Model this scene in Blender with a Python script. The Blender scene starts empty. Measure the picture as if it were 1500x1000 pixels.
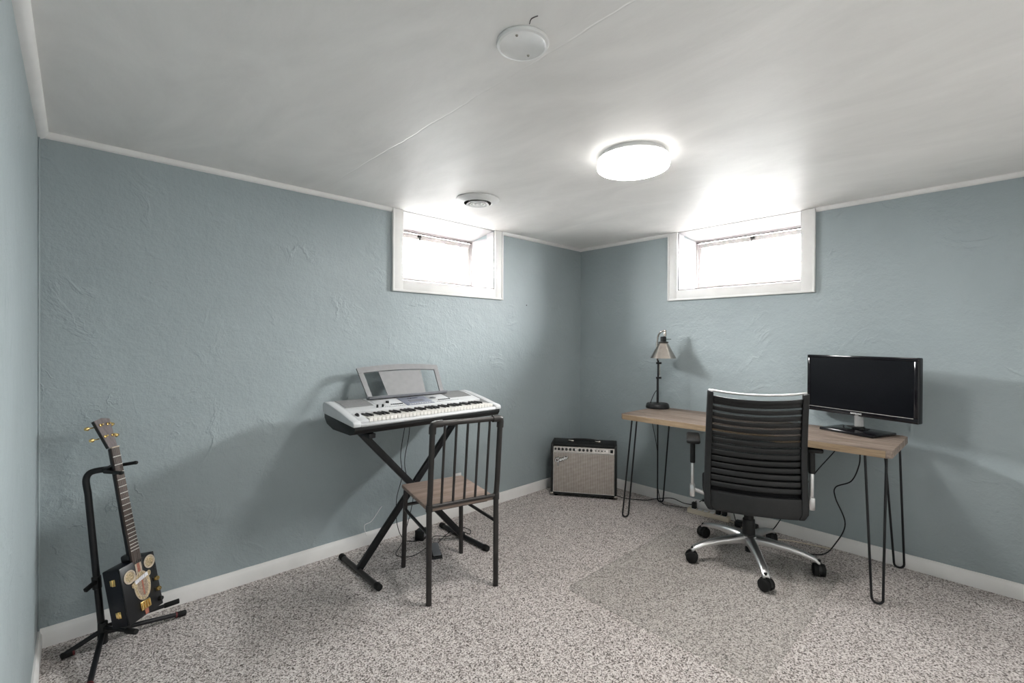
import bpy, bmesh, math, random
from mathutils import Vector, Matrix
random.seed(7)
scene = bpy.context.scene
COL = scene.collection

# ------------------------------------------------------------------ camera
yaw, pitch, roll = 0.8171, -0.0041, 0.0049
F = Vector((math.cos(yaw)*math.cos(pitch), math.sin(yaw)*math.cos(pitch), math.sin(pitch)))
R = Vector((math.sin(yaw), -math.cos(yaw), 0)); U = R.cross(F)
R2 = R*math.cos(roll) + U*math.sin(roll); U2 = U*math.cos(roll) - R*math.sin(roll)
cd = bpy.data.cameras.new('camera'); cam = bpy.data.objects.new('camera', cd); COL.objects.link(cam)
cam.matrix_world = Matrix(((R2.x, U2.x, -F.x, -3.346), (R2.y, U2.y, -F.y, -2.6546), (R2.z, U2.z, -F.z, 1.25), (0, 0, 0, 1)))
cd.sensor_width = 36; cd.lens = 36*679.5/1500; cd.clip_start = 0.02
scene.camera = cam

# ------------------------------------------------------------------ light and exposure
SKY = 106.0
LAMP = 32.0
world = bpy.data.worlds.new('sky'); scene.world = world; world.use_nodes = True
bg = world.node_tree.nodes['Background']; bg.inputs[0].default_value = (1.0, 0.975, 0.95, 1); bg.inputs[1].default_value = SKY
def portal(name, loc, rot, sx, sy):
    l = bpy.data.lights.new(name, 'AREA'); l.shape = 'RECTANGLE'; l.size = sx; l.size_y = sy; l.cycles.is_portal = True
    o = bpy.data.objects.new(name, l); COL.objects.link(o); o.location = loc; o.rotation_euler = rot
portal('window_portal', (-1.434, 0.335, 1.84), (-math.pi/2, 0, 0), 0.82, 0.44)
portal('window_portal', (0.355, -1.351, 1.84), (0, math.pi/2, 0), 0.44, 0.87)
vs = scene.view_settings
vs.view_transform = 'Standard'; vs.look = 'None'; vs.exposure = 1.24; vs.gamma = 1.0; vs.use_curve_mapping = False

# ------------------------------------------------------------------ materials
def _nt(name):
    m = bpy.data.materials.new(name); m.use_nodes = True
    nt = m.node_tree; b = nt.nodes['Principled BSDF']
    return m, nt, b
def _coord(nt, scale=(1, 1, 1), rot=(0, 0, 0)):
    tc = nt.nodes.new('ShaderNodeTexCoord'); mp = nt.nodes.new('ShaderNodeMapping')
    mp.inputs['Scale'].default_value = scale; mp.inputs['Rotation'].default_value = rot
    nt.links.new(tc.outputs['Object'], mp.inputs['Vector']); return mp.outputs['Vector']
def _noise(nt, vec, scale, detail=3, rough=0.5, dist=0.0):
    n = nt.nodes.new('ShaderNodeTexNoise'); n.inputs['Scale'].default_value = scale; n.inputs['Detail'].default_value = detail
    n.inputs['Roughness'].default_value = rough; n.inputs['Distortion'].default_value = dist
    nt.links.new(vec, n.inputs['Vector']); return n.outputs['Fac']
def _ramp(nt, fac, stops):
    r = nt.nodes.new('ShaderNodeValToRGB'); e = r.color_ramp.elements
    while len(e) < len(stops): e.new(0.5)
    for el, (p, c) in zip(e, stops): el.position = p; el.color = (*c, 1)
    nt.links.new(fac, r.inputs['Fac']); return r.outputs['Color']
def _bump(nt, b, h, strength, dist, prev=None):
    bp = nt.nodes.new('ShaderNodeBump'); bp.inputs['Strength'].default_value = strength; bp.inputs['Distance'].default_value = dist
    nt.links.new(h, bp.inputs['Height'])
    if prev: nt.links.new(prev, bp.inputs['Normal'])
    nt.links.new(bp.outputs['Normal'], b.inputs['Normal']); return bp.outputs['Normal']
def _math(nt, op, a, b=None, c=None, clamp=False):
    n = nt.nodes.new('ShaderNodeMath'); n.operation = op; n.use_clamp = clamp
    for i, v in enumerate((a, b, c)):
        if v is None: continue
        if isinstance(v, (int, float)): n.inputs[i].default_value = v
        else: nt.links.new(v, n.inputs[i])
    return n.outputs[0]

def plain(name, col, rough=0.5, metal=0.0, var=0.12, vscale=30, bump=0.0, bscale=200, spec=0.5, coat=0.0):
    m, nt, b = _nt(name)
    v = _coord(nt)
    f = _noise(nt, v, vscale, 4)
    lo = tuple(max(0, c*(1-var)) for c in col); hi = tuple(min(1, c*(1+var)) for c in col)
    nt.links.new(_ramp(nt, f, [(0.3, lo), (0.7, hi)]), b.inputs['Base Color'])
    b.inputs['Roughness'].default_value = rough; b.inputs['Metallic'].default_value = metal
    b.inputs['Specular IOR Level'].default_value = spec; b.inputs['Coat Weight'].default_value = coat
    if bump: _bump(nt, b, _noise(nt, v, bscale, 3), bump, 0.002)
    return m

def plaster_wall(name, col, chipped=False):
    m, nt, b = _nt(name)
    v = _coord(nt)
    f = _noise(nt, v, 2.2, 5, 0.6)
    nt.links.new(_ramp(nt, f, [(0.25, tuple(c*0.93 for c in col)), (0.75, tuple(min(1, c*1.07) for c in col))]), b.inputs['Base Color'])
    b.inputs['Roughness'].default_value = 0.42; b.inputs['Specular IOR Level'].default_value = 0.35
    n1 = _bump(nt, b, _noise(nt, v, 62, 4, 0.65), 0.42, 0.005)                 # orange-peel stipple
    # trowel ridges: thin creases where a distorted noise crosses its middle
    r = _noise(nt, v, 3.2, 6, 0.55, 0.9)
    r = _math(nt, 'ABSOLUTE', _math(nt, 'SUBTRACT', r, 0.5))
    r = _math(nt, 'SUBTRACT', 1.0, _math(nt, 'MULTIPLY', r, 22.0, clamp=True))
    mk = _noise(nt, v, 4.3, 3, 0.5)
    mk = _math(nt, 'MULTIPLY', _math(nt, 'SUBTRACT', mk, 0.52), 7.0, clamp=True)
    n2 = _bump(nt, b, _math(nt, 'MULTIPLY', r, mk), 0.40, 0.007, n1)
    n3 = _bump(nt, b, _noise(nt, v, 9, 4, 0.6), 0.30, 0.02, n2)
    if not chipped: return m
    # chipped, heavily trowelled patch towards the far left corner
    sx = nt.nodes.new('ShaderNodeSeparateXYZ'); nt.links.new(v, sx.inputs[0])
    px = _math(nt, 'MULTIPLY', _math(nt, 'SUBTRACT', -2.55, sx.outputs[0]), 1.6, clamp=True)
    px = _math(nt, 'MULTIPLY', px, _math(nt, 'SUBTRACT', 1.25, _math(nt, 'MULTIPLY', sx.outputs[2], 0.75), clamp=True))
    vo = nt.nodes.new('ShaderNodeTexVoronoi'); vo.feature = 'DISTANCE_TO_EDGE'; vo.inputs['Scale'].default_value = 6.5
    dv = nt.nodes.new('ShaderNodeTexNoise'); dv.inputs['Scale'].default_value = 9; dv.inputs['Detail'].default_value = 4; nt.links.new(v, dv.inputs['Vector'])
    av = nt.nodes.new('ShaderNodeVectorMath'); av.operation = 'MULTIPLY_ADD'; av.inputs[1].default_value = (0.35, 0.35, 0.35)
    nt.links.new(dv.outputs['Color'], av.inputs[0]); nt.links.new(v, av.inputs[2]); nt.links.new(av.outputs[0], vo.inputs['Vector'])
    cr = _math(nt, 'SUBTRACT', 1.0, _math(nt, 'MULTIPLY', vo.outputs['Distance'], 16.0, clamp=True))
    cm = _math(nt, 'MULTIPLY', _math(nt, 'SUBTRACT', _noise(nt, v, 6.5, 2), 0.56), 9.0, clamp=True)
    _bump(nt, b, _math(nt, 'MULTIPLY', _math(nt, 'MULTIPLY', cr, cm), px), 0.40, 0.008, n3)
    return m

def plaster_ceiling(name, col):
    m, nt, b = _nt(name)
    v = _coord(nt)
    f = _noise(nt, _coord(nt, (1.5, 0.6, 1)), 2.4, 6, 0.62, 0.7)
    nt.links.new(_ramp(nt, f, [(0.3, tuple(c*0.90 for c in col)), (0.7, tuple(min(1, c*1.04) for c in col))]), b.inputs['Base Color'])
    b.inputs['Roughness'].default_value = 0.5; b.inputs['Specular IOR Level'].default_value = 0.3
    n1 = _bump(nt, b, _noise(nt, _coord(nt, (1.0, 0.35, 1)), 5, 5, 0.6, 0.3), 0.10, 0.02)
    n1 = _bump(nt, b, _noise(nt, v, 110, 2), 0.05, 0.002, n1)
    # board joints: broken cracks along y at two x positions, a taped ridge across
    sx = nt.nodes.new('ShaderNodeSeparateXYZ'); nt.links.new(v, sx.inputs[0])
    wob = _math(nt, 'MULTIPLY', _math(nt, 'SUBTRACT', _noise(nt, v, 5, 3), 0.5), 0.03)
    x = _math(nt, 'ADD', sx.outputs[0], wob); y = _math(nt, 'ADD', sx.outputs[1], wob)
    tot = None
    for x0, w in ((-2.355, 0.0045),):
        d = _math(nt, 'ABSOLUTE', _math(nt, 'SUBTRACT', x, x0))
        g = _math(nt, 'SUBTRACT', 1.0, _math(nt, 'DIVIDE', d, w), clamp=True)
        tot = g if tot is None else _math(nt, 'MAXIMUM', tot, g)
    mk = _math(nt, 'MULTIPLY', _math(nt, 'SUBTRACT', _noise(nt, v, 2.1, 2), 0.40), 8.0, clamp=True)
    tot = _math(nt, 'MULTIPLY', tot, mk)
    d = _math(nt, 'ABSOLUTE', _math(nt, 'SUBTRACT', y, -2.46))
    ridge = _math(nt, 'SUBTRACT', 1.0, _math(nt, 'DIVIDE', d, 0.014), clamp=True)
    ridge = _math(nt, 'MULTIPLY', _math(nt, 'MULTIPLY', ridge, _math(nt, 'LESS_THAN', x, -1.18)), 0.25)
    for x0, w in ((-1.98, 0.016), (-1.15, 0.02), (-0.80, 0.02)):
        d = _math(nt, 'ABSOLUTE', _math(nt, 'SUBTRACT', x, x0))
        g = _math(nt, 'MULTIPLY', _math(nt, 'SUBTRACT', 1.0, _math(nt, 'DIVIDE', d, w), clamp=True), mk)
        ridge = _math(nt, 'SUBTRACT', ridge, _math(nt, 'MULTIPLY', g, 0.14))
    h = _math(nt, 'SUBTRACT', ridge, tot)
    _bump(nt, b, h, 0.3, 0.003, n1)
    return m

def carpet_mat():
    m, nt, b = _nt('carpet')
    v = _coord(nt)
    vo = nt.nodes.new('ShaderNodeTexVoronoi'); vo.inputs['Scale'].default_value = 215; nt.links.new(v, vo.inputs['Vector'])
    sp = nt.nodes.new('ShaderNodeSeparateColor'); nt.links.new(vo.outputs['Color'], sp.inputs[0])
    n = _noise(nt, v, 125, 3, 0.7)
    f = _math(nt, 'ADD', _math(nt, 'MULTIPLY', sp.outputs[0], 0.55), _math(nt, 'MULTIPLY', n, 0.5))
    c = _ramp(nt, f, [(0.26, (0.070, 0.055, 0.048)), (0.43, (0.365, 0.318, 0.298)), (0.56, (0.58, 0.528, 0.502)), (0.80, (0.79, 0.74, 0.715))])
    big = _noise(nt, v, 1.5, 3)
    mx = nt.nodes.new('ShaderNodeMix'); mx.data_type = 'RGBA'; mx.blend_type = 'MULTIPLY'; mx.inputs['Factor'].default_value = 1
    nt.links.new(c, mx.inputs['A']); nt.links.new(_ramp(nt, big, [(0.3, (0.92, 0.92, 0.92)), (0.7, (1, 1, 1))]), mx.inputs['B'])
    nt.links.new(mx.outputs['Result'], b.inputs['Base Color'])
    b.inputs['Roughness'].default_value = 0.95; b.inputs['Specular IOR Level'].default_value = 0.1
    b.inputs['Sheen Weight'].default_value = 0.15
    n1 = _bump(nt, b, vo.outputs['Distance'], 0.5, 0.004)
    _bump(nt, b, n, 0.5, 0.006, n1)
    return m

def wood_mat(name, cols, along=1, scale=9, rough=0.55):
    m, nt, b = _nt(name)
    sc = [9, 9, 9]; sc[along] = 0.7
    oi = nt.nodes.new('ShaderNodeObjectInfo')
    tc = nt.nodes.new('ShaderNodeTexCoord'); mp = nt.nodes.new('ShaderNodeMapping'); mp.inputs['Scale'].default_value = sc
    ad = nt.nodes.new('ShaderNodeVectorMath'); ad.operation = 'ADD'
    nt.links.new(tc.outputs['Object'], ad.inputs[0])
    sk = _math(nt, 'MULTIPLY', oi.outputs['Random'], 13.0); nt.links.new(sk, ad.inputs[1])
    nt.links.new(ad.outputs[0], mp.inputs['Vector'])
    v = mp.outputs['Vector']
    f = _math(nt, 'ADD', _math(nt, 'MULTIPLY', _noise(nt, v, scale*0.35, 4, 0.6, 0.8), 0.6), _math(nt, 'MULTIPLY', _noise(nt, v, scale*2, 4, 0.6), 0.4))
    f = _math(nt, 'ADD', f, _math(nt, 'MULTIPLY', _math(nt, 'SUBTRACT', oi.outputs['Random'], 0.5), 0.16))
    nt.links.new(_ramp(nt, f, [(0.30, cols[0]), (0.5, cols[1]), (0.68, cols[2])]), b.inputs['Base Color'])
    b.inputs['Roughness'].default_value = rough
    _bump(nt, b, f, 0.15, 0.003)
    return m

def grille_cloth():
    m, nt, b = _nt('grille_cloth')
    v = _coord(nt)
    w1 = nt.nodes.new('ShaderNodeTexWave'); w1.bands_direction = 'X'; w1.inputs['Scale'].default_value = 42; nt.links.new(v, w1.inputs['Vector'])
    w2 = nt.nodes.new('ShaderNodeTexWave'); w2.bands_direction = 'Z'; w2.inputs['Scale'].default_value = 48; nt.links.new(v, w2.inputs['Vector'])
    f = _math(nt, 'ADD', _math(nt, 'MULTIPLY', w1.outputs['Fac'], 0.4), _math(nt, 'MULTIPLY', w2.outputs['Fac'], 0.4))
    f = _math(nt, 'ADD', f, _math(nt, 'MULTIPLY', _noise(nt, v, 30, 4), 0.3))
    nt.links.new(_ramp(nt, f, [(0.15, (0.10, 0.085, 0.073)), (0.55, (0.36, 0.315, 0.28)), (0.95, (0.62, 0.57, 0.53))]), b.inputs['Base Color'])
    b.inputs['Roughness'].default_value = 0.7
    _bump(nt, b, f, 0.4, 0.003)
    return m

def glass_pane():
    m = bpy.data.materials.new('dusty_glass'); m.use_nodes = True
    nt = m.node_tree; nt.nodes.clear()
    out = nt.nodes.new('ShaderNodeOutputMaterial')
    tr = nt.nodes.new('ShaderNodeBsdfTransparent'); tr.inputs[0].default_value = (0.93, 0.95, 0.96, 1)
    df = nt.nodes.new('ShaderNodeBsdfTranslucent'); df.inputs[0].default_value = (0.85, 0.83, 0.83, 1)
    gl = nt.nodes.new('ShaderNodeBsdfGlossy'); gl.inputs['Roughness'].default_value = 0.08
    v = _coord(nt, (14, 14, 1.2))
    f = _noise(nt, v, 2.0, 4, 0.6)
    m1 = nt.nodes.new('ShaderNodeMixShader'); m2 = nt.nodes.new('ShaderNodeMixShader')
    nt.links.new(_math(nt, 'MULTIPLY', f, 0.02), m1.inputs[0]); nt.links.new(tr.outputs[0], m1.inputs[1]); nt.links.new(df.outputs[0], m1.inputs[2])
    m2.inputs[0].default_value = 0.05; nt.links.new(m1.outputs[0], m2.inputs[1]); nt.links.new(gl.outputs[0], m2.inputs[2])
    nt.links.new(m2.outputs[0], out.inputs[0])
    return m

def clear_sheet(name, amount, tint, rough):
    m = bpy.data.materials.new(name); m.use_nodes = True
    nt = m.node_tree; nt.nodes.clear()
    out = nt.nodes.new('ShaderNodeOutputMaterial')
    tr = nt.nodes.new('ShaderNodeBsdfTransparent'); tr.inputs[0].default_value = (*tint, 1)
    pr = nt.nodes.new('ShaderNodeBsdfPrincipled'); pr.inputs['Roughness'].default_value = rough
    v = _coord(nt)
    nt.links.new(_ramp(nt, _noise(nt, v, 6, 4), [(0.3, (0.50, 0.48, 0.465)), (0.7, (0.60, 0.58, 0.56))]), pr.inputs['Base Color'])
    _bump(nt, pr, _noise(nt, v, 40, 2), 0.1, 0.002)
    mx = nt.nodes.new('ShaderNodeMixShader'); mx.inputs[0].default_value = amount
    nt.links.new(tr.outputs[0], mx.inputs[1]); nt.links.new(pr.outputs[0], mx.inputs[2]); nt.links.new(mx.outputs[0], out.inputs[0])
    return m

def mesh_fabric():
    m = bpy.data.materials.new('black_mesh_fabric'); m.use_nodes = True
    nt = m.node_tree; nt.nodes.clear()
    out = nt.nodes.new('ShaderNodeOutputMaterial')
    tr = nt.nodes.new('ShaderNodeBsdfTransparent')
    pr = nt.nodes.new('ShaderNodeBsdfPrincipled'); pr.inputs['Roughness'].default_value = 0.6
    v = _coord(nt)
    nt.links.new(_ramp(nt, _noise(nt, v, 90, 3), [(0.3, (0.008, 0.009, 0.010)), (0.7, (0.02, 0.021, 0.023))]), pr.inputs['Base Color'])
    w = nt.nodes.new('ShaderNodeTexWave'); w.bands_direction = 'X'; w.inputs['Scale'].default_value = 70; nt.links.new(v, w.inputs['Vector'])
    f = _math(nt, 'ADD', 0.40, _math(nt, 'MULTIPLY', w.outputs['Fac'], 0.25))
    mx = nt.nodes.new('ShaderNodeMixShader'); nt.links.new(f, mx.inputs[0])
    nt.links.new(tr.outputs[0], mx.inputs[1]); nt.links.new(pr.outputs[0], mx.inputs[2]); nt.links.new(mx.outputs[0], out.inputs[0])
    return m

def emitter(name, col, strength):
    m, nt, b = _nt(name)
    v = _coord(nt)
    b.inputs['Base Color'].default_value = (0.85, 0.85, 0.85, 1); b.inputs['Roughness'].default_value = 0.4
    nt.links.new(_ramp(nt, _noise(nt, v, 3), [(0, tuple(c*0.99 for c in col)), (1, col)]), b.inputs['Emission Color'])
    b.inputs['Emission Strength'].default_value = strength
    return m

M = {}
M['wall'] = plaster_wall('blue_grey_plaster', (0.322, 0.373, 0.387))
M['wall_chipped'] = plaster_wall('chipped_blue_grey_plaster', (0.322, 0.373, 0.387), True)
M['ceiling'] = plaster_ceiling('white_ceiling_paint', (0.88, 0.865, 0.845))
M['carpet'] = carpet_mat()
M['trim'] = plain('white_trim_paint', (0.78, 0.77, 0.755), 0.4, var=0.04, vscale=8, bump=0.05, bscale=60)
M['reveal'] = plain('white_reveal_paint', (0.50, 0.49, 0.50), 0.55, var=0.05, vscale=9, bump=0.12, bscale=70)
M['sill'] = plain('darkened_sill', (0.10, 0.095, 0.09), 0.9, var=0.25, vscale=20, bump=0.3, bscale=60)  # unseen sill, darkened to cut light bounced up to ceiling and reveals
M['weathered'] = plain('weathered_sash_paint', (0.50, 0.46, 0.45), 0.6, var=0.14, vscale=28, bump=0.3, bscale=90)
M['bounce_wall'] = plain('bounce_white_paint', (0.84, 0.83, 0.81), 0.6, var=0.03, vscale=3, bump=0.1, bscale=80)  # unseen front wall, made white to bounce light onto the ceiling
M['crack'] = plain('dark_gap', (0.07, 0.06, 0.06), 0.9)
M['glass'] = glass_pane()
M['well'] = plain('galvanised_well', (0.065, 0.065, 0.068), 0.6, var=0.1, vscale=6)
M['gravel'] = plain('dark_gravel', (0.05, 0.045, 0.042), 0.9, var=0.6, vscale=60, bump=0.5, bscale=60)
M['black_metal'] = plain('black_powder_coat', (0.009, 0.0095, 0.011), 0.38, var=0.2, spec=0.35)
M['black_plastic'] = plain('black_plastic', (0.008, 0.0085, 0.009), 0.45, var=0.2, spec=0.35, bump=0.08, bscale=300)
M['black_gloss'] = plain('black_gloss', (0.008, 0.008, 0.010), 0.12, var=0.1)
M['rubber'] = plain('black_rubber', (0.008, 0.008, 0.008), 0.75, var=0.2, spec=0.3)
M['cable'] = plain('black_cable', (0.006, 0.006, 0.0065), 0.5, var=0.1, spec=0.3)
M['gunmetal'] = plain('gunmetal_pipe', (0.042, 0.039, 0.038), 0.42, metal=0.5, var=0.15, vscale=14)
M['chrome'] = plain('polished_aluminium', (0.66, 0.66, 0.66), 0.34, metal=1.0, var=0.05)
M['nickel'] = plain('brushed_nickel', (0.46, 0.42, 0.38), 0.27, metal=1.0, var=0.08)
M['gold'] = plain('gold_metal', (0.80, 0.58, 0.24), 0.25, metal=1.0, var=0.15, vscale=60)
M['silver'] = plain('silver_plastic', (0.55, 0.56, 0.57), 0.42, var=0.05, vscale=12)
M['silver_dark'] = plain('grey_plastic', (0.17, 0.175, 0.19), 0.42, var=0.06)
M['grey_rest'] = plain('grey_music_rest', (0.235, 0.235, 0.24), 0.45, var=0.06)
M['grille_grey'] = plain('grey_speaker_grille', (0.20, 0.20, 0.20), 0.6, var=0.25, vscale=250)
M['lcd'] = plain('blue_grey_panel', (0.20, 0.215, 0.27), 0.35, var=0.08)
M['white_key'] = plain('white_key', (0.75, 0.73, 0.69), 0.3, var=0.03)
M['black_key'] = plain('black_key', (0.012, 0.012, 0.013), 0.3, var=0.1)
M['seat_wood'] = wood_mat('seat_wood', [(0.13, 0.090, 0.072), (0.22, 0.16, 0.13), (0.33, 0.255, 0.215)], along=0, scale=8)
M['desk_wood'] = wood_mat('desk_wood', [(0.085, 0.060, 0.047), (0.20, 0.15, 0.12), (0.34, 0.275, 0.23)], along=1, scale=8)
M['desk_edge'] = wood_mat('desk_edge_wood', [(0.16, 0.105, 0.06), (0.30, 0.215, 0.135), (0.43, 0.325, 0.215)], along=1, scale=8)
M['fretboard'] = wood_mat('rosewood', [(0.025, 0.016, 0.013), (0.06, 0.04, 0.033), (0.10, 0.07, 0.055)], along=2, scale=12)
M['headstock'] = wood_mat('headstock_veneer', [(0.06, 0.047, 0.047), (0.11, 0.09, 0.09), (0.16, 0.13, 0.13)], along=2, scale=12)
M['guitar_black'] = plain('black_lacquer', (0.009, 0.0095, 0.011), 0.35, var=0.3, vscale=20)
M['guitar_side'] = plain('navy_black_lacquer', (0.004, 0.006, 0.011), 0.35, spec=0.35, var=0.2)
M['cream'] = plain('cream_label', (0.47, 0.39, 0.30), 0.6, var=0.15, vscale=120)
M['cream_dark'] = plain('brown_printed_label', (0.30, 0.23, 0.17), 0.6, var=0.5, vscale=180)
M['red_print'] = plain('red_label_stripe', (0.33, 0.11, 0.07), 0.6, var=0.2, vscale=80)
M['dark_red'] = plain('dark_red_band', (0.10, 0.012, 0.014), 0.6, var=0.2)
M['banner'] = plain('pale_label_banner', (0.66, 0.66, 0.70), 0.6, var=0.15, vscale=200)
M['rosette'] = plain('gold_rosette', (0.50, 0.40, 0.25), 0.4, metal=0.5, var=0.6, vscale=170)
M['tolex'] = plain('black_tolex', (0.011, 0.0115, 0.012), 0.55, spec=0.35, var=0.3, vscale=150, bump=0.4, bscale=350)
M['grille'] = grille_cloth()
M['amp_panel'] = plain('amp_control_panel', (0.36, 0.34, 0.32), 0.45, metal=0.2, var=0.2, vscale=60)
M['piping'] = plain('silver_piping', (0.60, 0.58, 0.55), 0.4, var=0.1)
M['screen'] = plain('dark_screen', (0.003, 0.0035, 0.005), 0.22, var=0.1, spec=0.2)
M['bezel'] = plain('glossy_bezel', (0.005, 0.0045, 0.006), 0.1, var=0.1, spec=0.35)
M['leather'] = plain('black_chair_shell', (0.008, 0.0085, 0.009), 0.48, spec=0.4, var=0.25, vscale=40, bump=0.15, bscale=250)
M['mesh'] = mesh_fabric()
M['seat_fabric'] = plain('black_seat_fabric', (0.009, 0.009, 0.010), 0.85, spec=0.2, var=0.2, vscale=200)
M['mat'] = clear_sheet('clear_vinyl', 0.10, (0.99, 0.99, 0.985), 0.35)
M['ivory'] = plain('ivory_plastic', (0.62, 0.55, 0.44), 0.5, var=0.05)
M['white_plastic'] = plain('white_plastic', (0.78, 0.78, 0.77), 0.4, var=0.03)
M['clear_acrylic'] = clear_sheet('clear_acrylic', 0.35, (0.9, 0.92, 0.94), 0.15)
M['lamp_rim'] = emitter('softly_lit_rim', (1.0, 0.985, 0.96), LAMP*0.07)
M['lamp_diffuser'] = emitter('lit_diffuser', (1.0, 0.965, 0.92), LAMP)

# ------------------------------------------------------------------ mesh helpers
class MB:
    def __init__(s): s.v = []; s.f = []
    def add(s, vs, fs, M=None):
        o = len(s.v)
        for p in vs:
            p = Vector(p); s.v.append(M @ p if M else p)
        s.f += [tuple(i+o for i in f) for f in fs]; return s
    def box(s, c, d, M=None, rz=0, rx=0, ry=0):
        hx, hy, hz = d[0]/2, d[1]/2, d[2]/2
        vs = [Vector((x, y, z)) for x in (-hx, hx) for y in (-hy, hy) for z in (-hz, hz)]
        T = Matrix.Translation(c) @ Matrix.Rotation(rz, 4, 'Z') @ Matrix.Rotation(ry, 4, 'Y') @ Matrix.Rotation(rx, 4, 'X')
        if M: T = M @ T
        return s.add(vs, [(0, 1, 3, 2), (4, 6, 7, 5), (0, 4, 5, 1), (2, 3, 7, 6), (0, 2, 6, 4), (1, 5, 7, 3)], T)
    def bx(s, x0, x1, y0, y1, z0, z1, M=None):
        return s.box(((x0+x1)/2, (y0+y1)/2, (z0+z1)/2), (abs(x1-x0), abs(y1-y0), abs(z1-z0)), M)
    def tube(s, pts, r, n=10, caps=True, closed=False, sq=None):
        pts = [Vector(p) for p in pts]; N = len(pts)
        rs = r if isinstance(r, (list, tuple)) else [r]*N
        tans = []
        for i in range(N):
            if closed: t = pts[(i+1) % N] - pts[i-1]
            else: t = pts[min(i+1, N-1)] - pts[max(i-1, 0)]
            tans.append(t.normalized())
        up = Vector((0, 0, 1)) if abs(tans[0].z) < 0.9 else Vector((0, 1, 0))
        a = tans[0].cross(up).normalized(); rings = []
        for i in range(N):
            a = (a - tans[i]*a.dot(tans[i])).normalized(); b = tans[i].cross(a)
            ring = []
            for k in range(n):
                th = 2*math.pi*(k+0.5)/n
                ring.append(pts[i] + (a*math.cos(th) + b*math.sin(th))*rs[i])
            rings.append(ring)
        o = len(s.v)
        for rg in rings: s.v += rg
        for i in range(N if closed else N-1):
            j = (i+1) % N
            for k in range(n):
                k2 = (k+1) % n
                s.f.append((o+i*n+k, o+i*n+k2, o+j*n+k2, o+j*n+k))
        if caps and not closed:
            s.f.append(tuple(o+k for k in range(n))[::-1]); s.f.append(tuple(o+(N-1)*n+k for k in range(n)))
        return s
    def cyl(s, p0, p1, r, r1=None, n=16): return s.tube([p0, p1], [r, r if r1 is None else r1], n)
    def beam(s, p0, p1, w, h, side=None):            # rectangular bar between two points
        p0, p1 = Vector(p0), Vector(p1); t = (p1-p0).normalized()
        a = Vector(side).normalized() if side else t.cross(Vector((0, 0, 1))).normalized()
        a = (a - t*a.dot(t)).normalized(); b = t.cross(a)
        vs = [p + a*sa*w/2 + b*sb*h/2 for p in (p0, p1) for sa, sb in ((-1, -1), (1, -1), (1, 1), (-1, 1))]
        return s.add(vs, [(3, 2, 1, 0), (4, 5, 6, 7)] + [(k, (k+1) % 4, 4+(k+1) % 4, 4+k) for k in range(4)])
    def lathe(s, prof, n=32, M=None):
        vs = []; fs = []
        for (r, z) in prof:
            for k in range(n):
                th = 2*math.pi*k/n; vs.append((max(r, 1e-5)*math.cos(th), max(r, 1e-5)*math.sin(th), z))
        for i in range(len(prof)-1):
            for k in range(n):
                k2 = (k+1) % n; fs.append((i*n+k, i*n+k2, (i+1)*n+k2, (i+1)*n+k))
        return s.add(vs, fs, M)
    def prism(s, poly, d0, d1, M=None):              # polygon in xz, extruded in y
        n = len(poly)
        vs = [(x, d0, z) for x, z in poly] + [(x, d1, z) for x, z in poly]
        fs = [tuple(range(n)), tuple(range(2*n-1, n-1, -1))] + [(i, n+i, n+(i+1) % n, (i+1) % n) for i in range(n)]
        return s.add(vs, fs, M)
    def build(s, name, mat, parent=None, bevel=0, segs=2, smooth=40):
        me = bpy.data.meshes.new(name)
        bm = bmesh.new()
        vv = [bm.verts.new(p) for p in s.v]
        for f in s.f:
            try: bm.faces.new([vv[i] for i in f])
            except ValueError: pass
        bmesh.ops.remove_doubles(bm, verts=bm.verts, dist=1e-6)
        bmesh.ops.recalc_face_normals(bm, faces=bm.faces)
        if bevel:
            es = [e for e in bm.edges if len(e.link_faces) == 2 and e.calc_face_angle(0) > 0.6]
            bmesh.ops.bevel(bm, geom=es, offset=bevel, segments=segs, affect='EDGES', profile=0.5, clamp_overlap=True)
        bm.to_mesh(me); bm.free()
        me.polygons.foreach_set('use_smooth', [True]*len(me.polygons))
        me.set_sharp_from_angle(angle=math.radians(smooth))
        me.materials.append(M[mat] if isinstance(mat, str) else mat)
        o = bpy.data.objects.new(name, me); COL.objects.link(o)
        if parent: o.parent = parent
        return o

def spline(pts, k=8):
    pts = [Vector(p) for p in pts]; P = [pts[0]*2-pts[1]] + pts + [pts[-1]*2-pts[-2]]
    out = []
    for i in range(1, len(P)-2):
        for j in range(k):
            t = j/k
            out.append(0.5*((2*P[i]) + (P[i+1]-P[i-1])*t + (2*P[i-1]-5*P[i]+4*P[i+1]-P[i+2])*t*t + (3*P[i]-P[i-1]-3*P[i+1]+P[i+2])*t**3))
    out.append(pts[-1]); return out
def tag(o, label, cat=None, group=None, kind=None):
    o['label'] = label
    if cat: o['category'] = cat
    if group: o['group'] = group
    if kind: o['kind'] = kind
    return o
def thing(name, label, cat, loc=(0, 0, 0), rz=0, group=None):
    o = bpy.data.objects.new(name, None); COL.objects.link(o); o.empty_display_size = 0.05
    o.location = loc; o.rotation_euler = (0, 0, rz)
    return tag(o, label, cat, group)
def struct(o, label=None):
    o['kind'] = 'structure'
    if label: o['label'] = label
    return o
def dup(o, parent, loc=None, rot=None):
    c = o.copy(); COL.objects.link(c); c.parent = parent
    if loc is not None: c.location = loc
    if rot is not None: c.rotation_euler = rot
    return c
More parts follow.
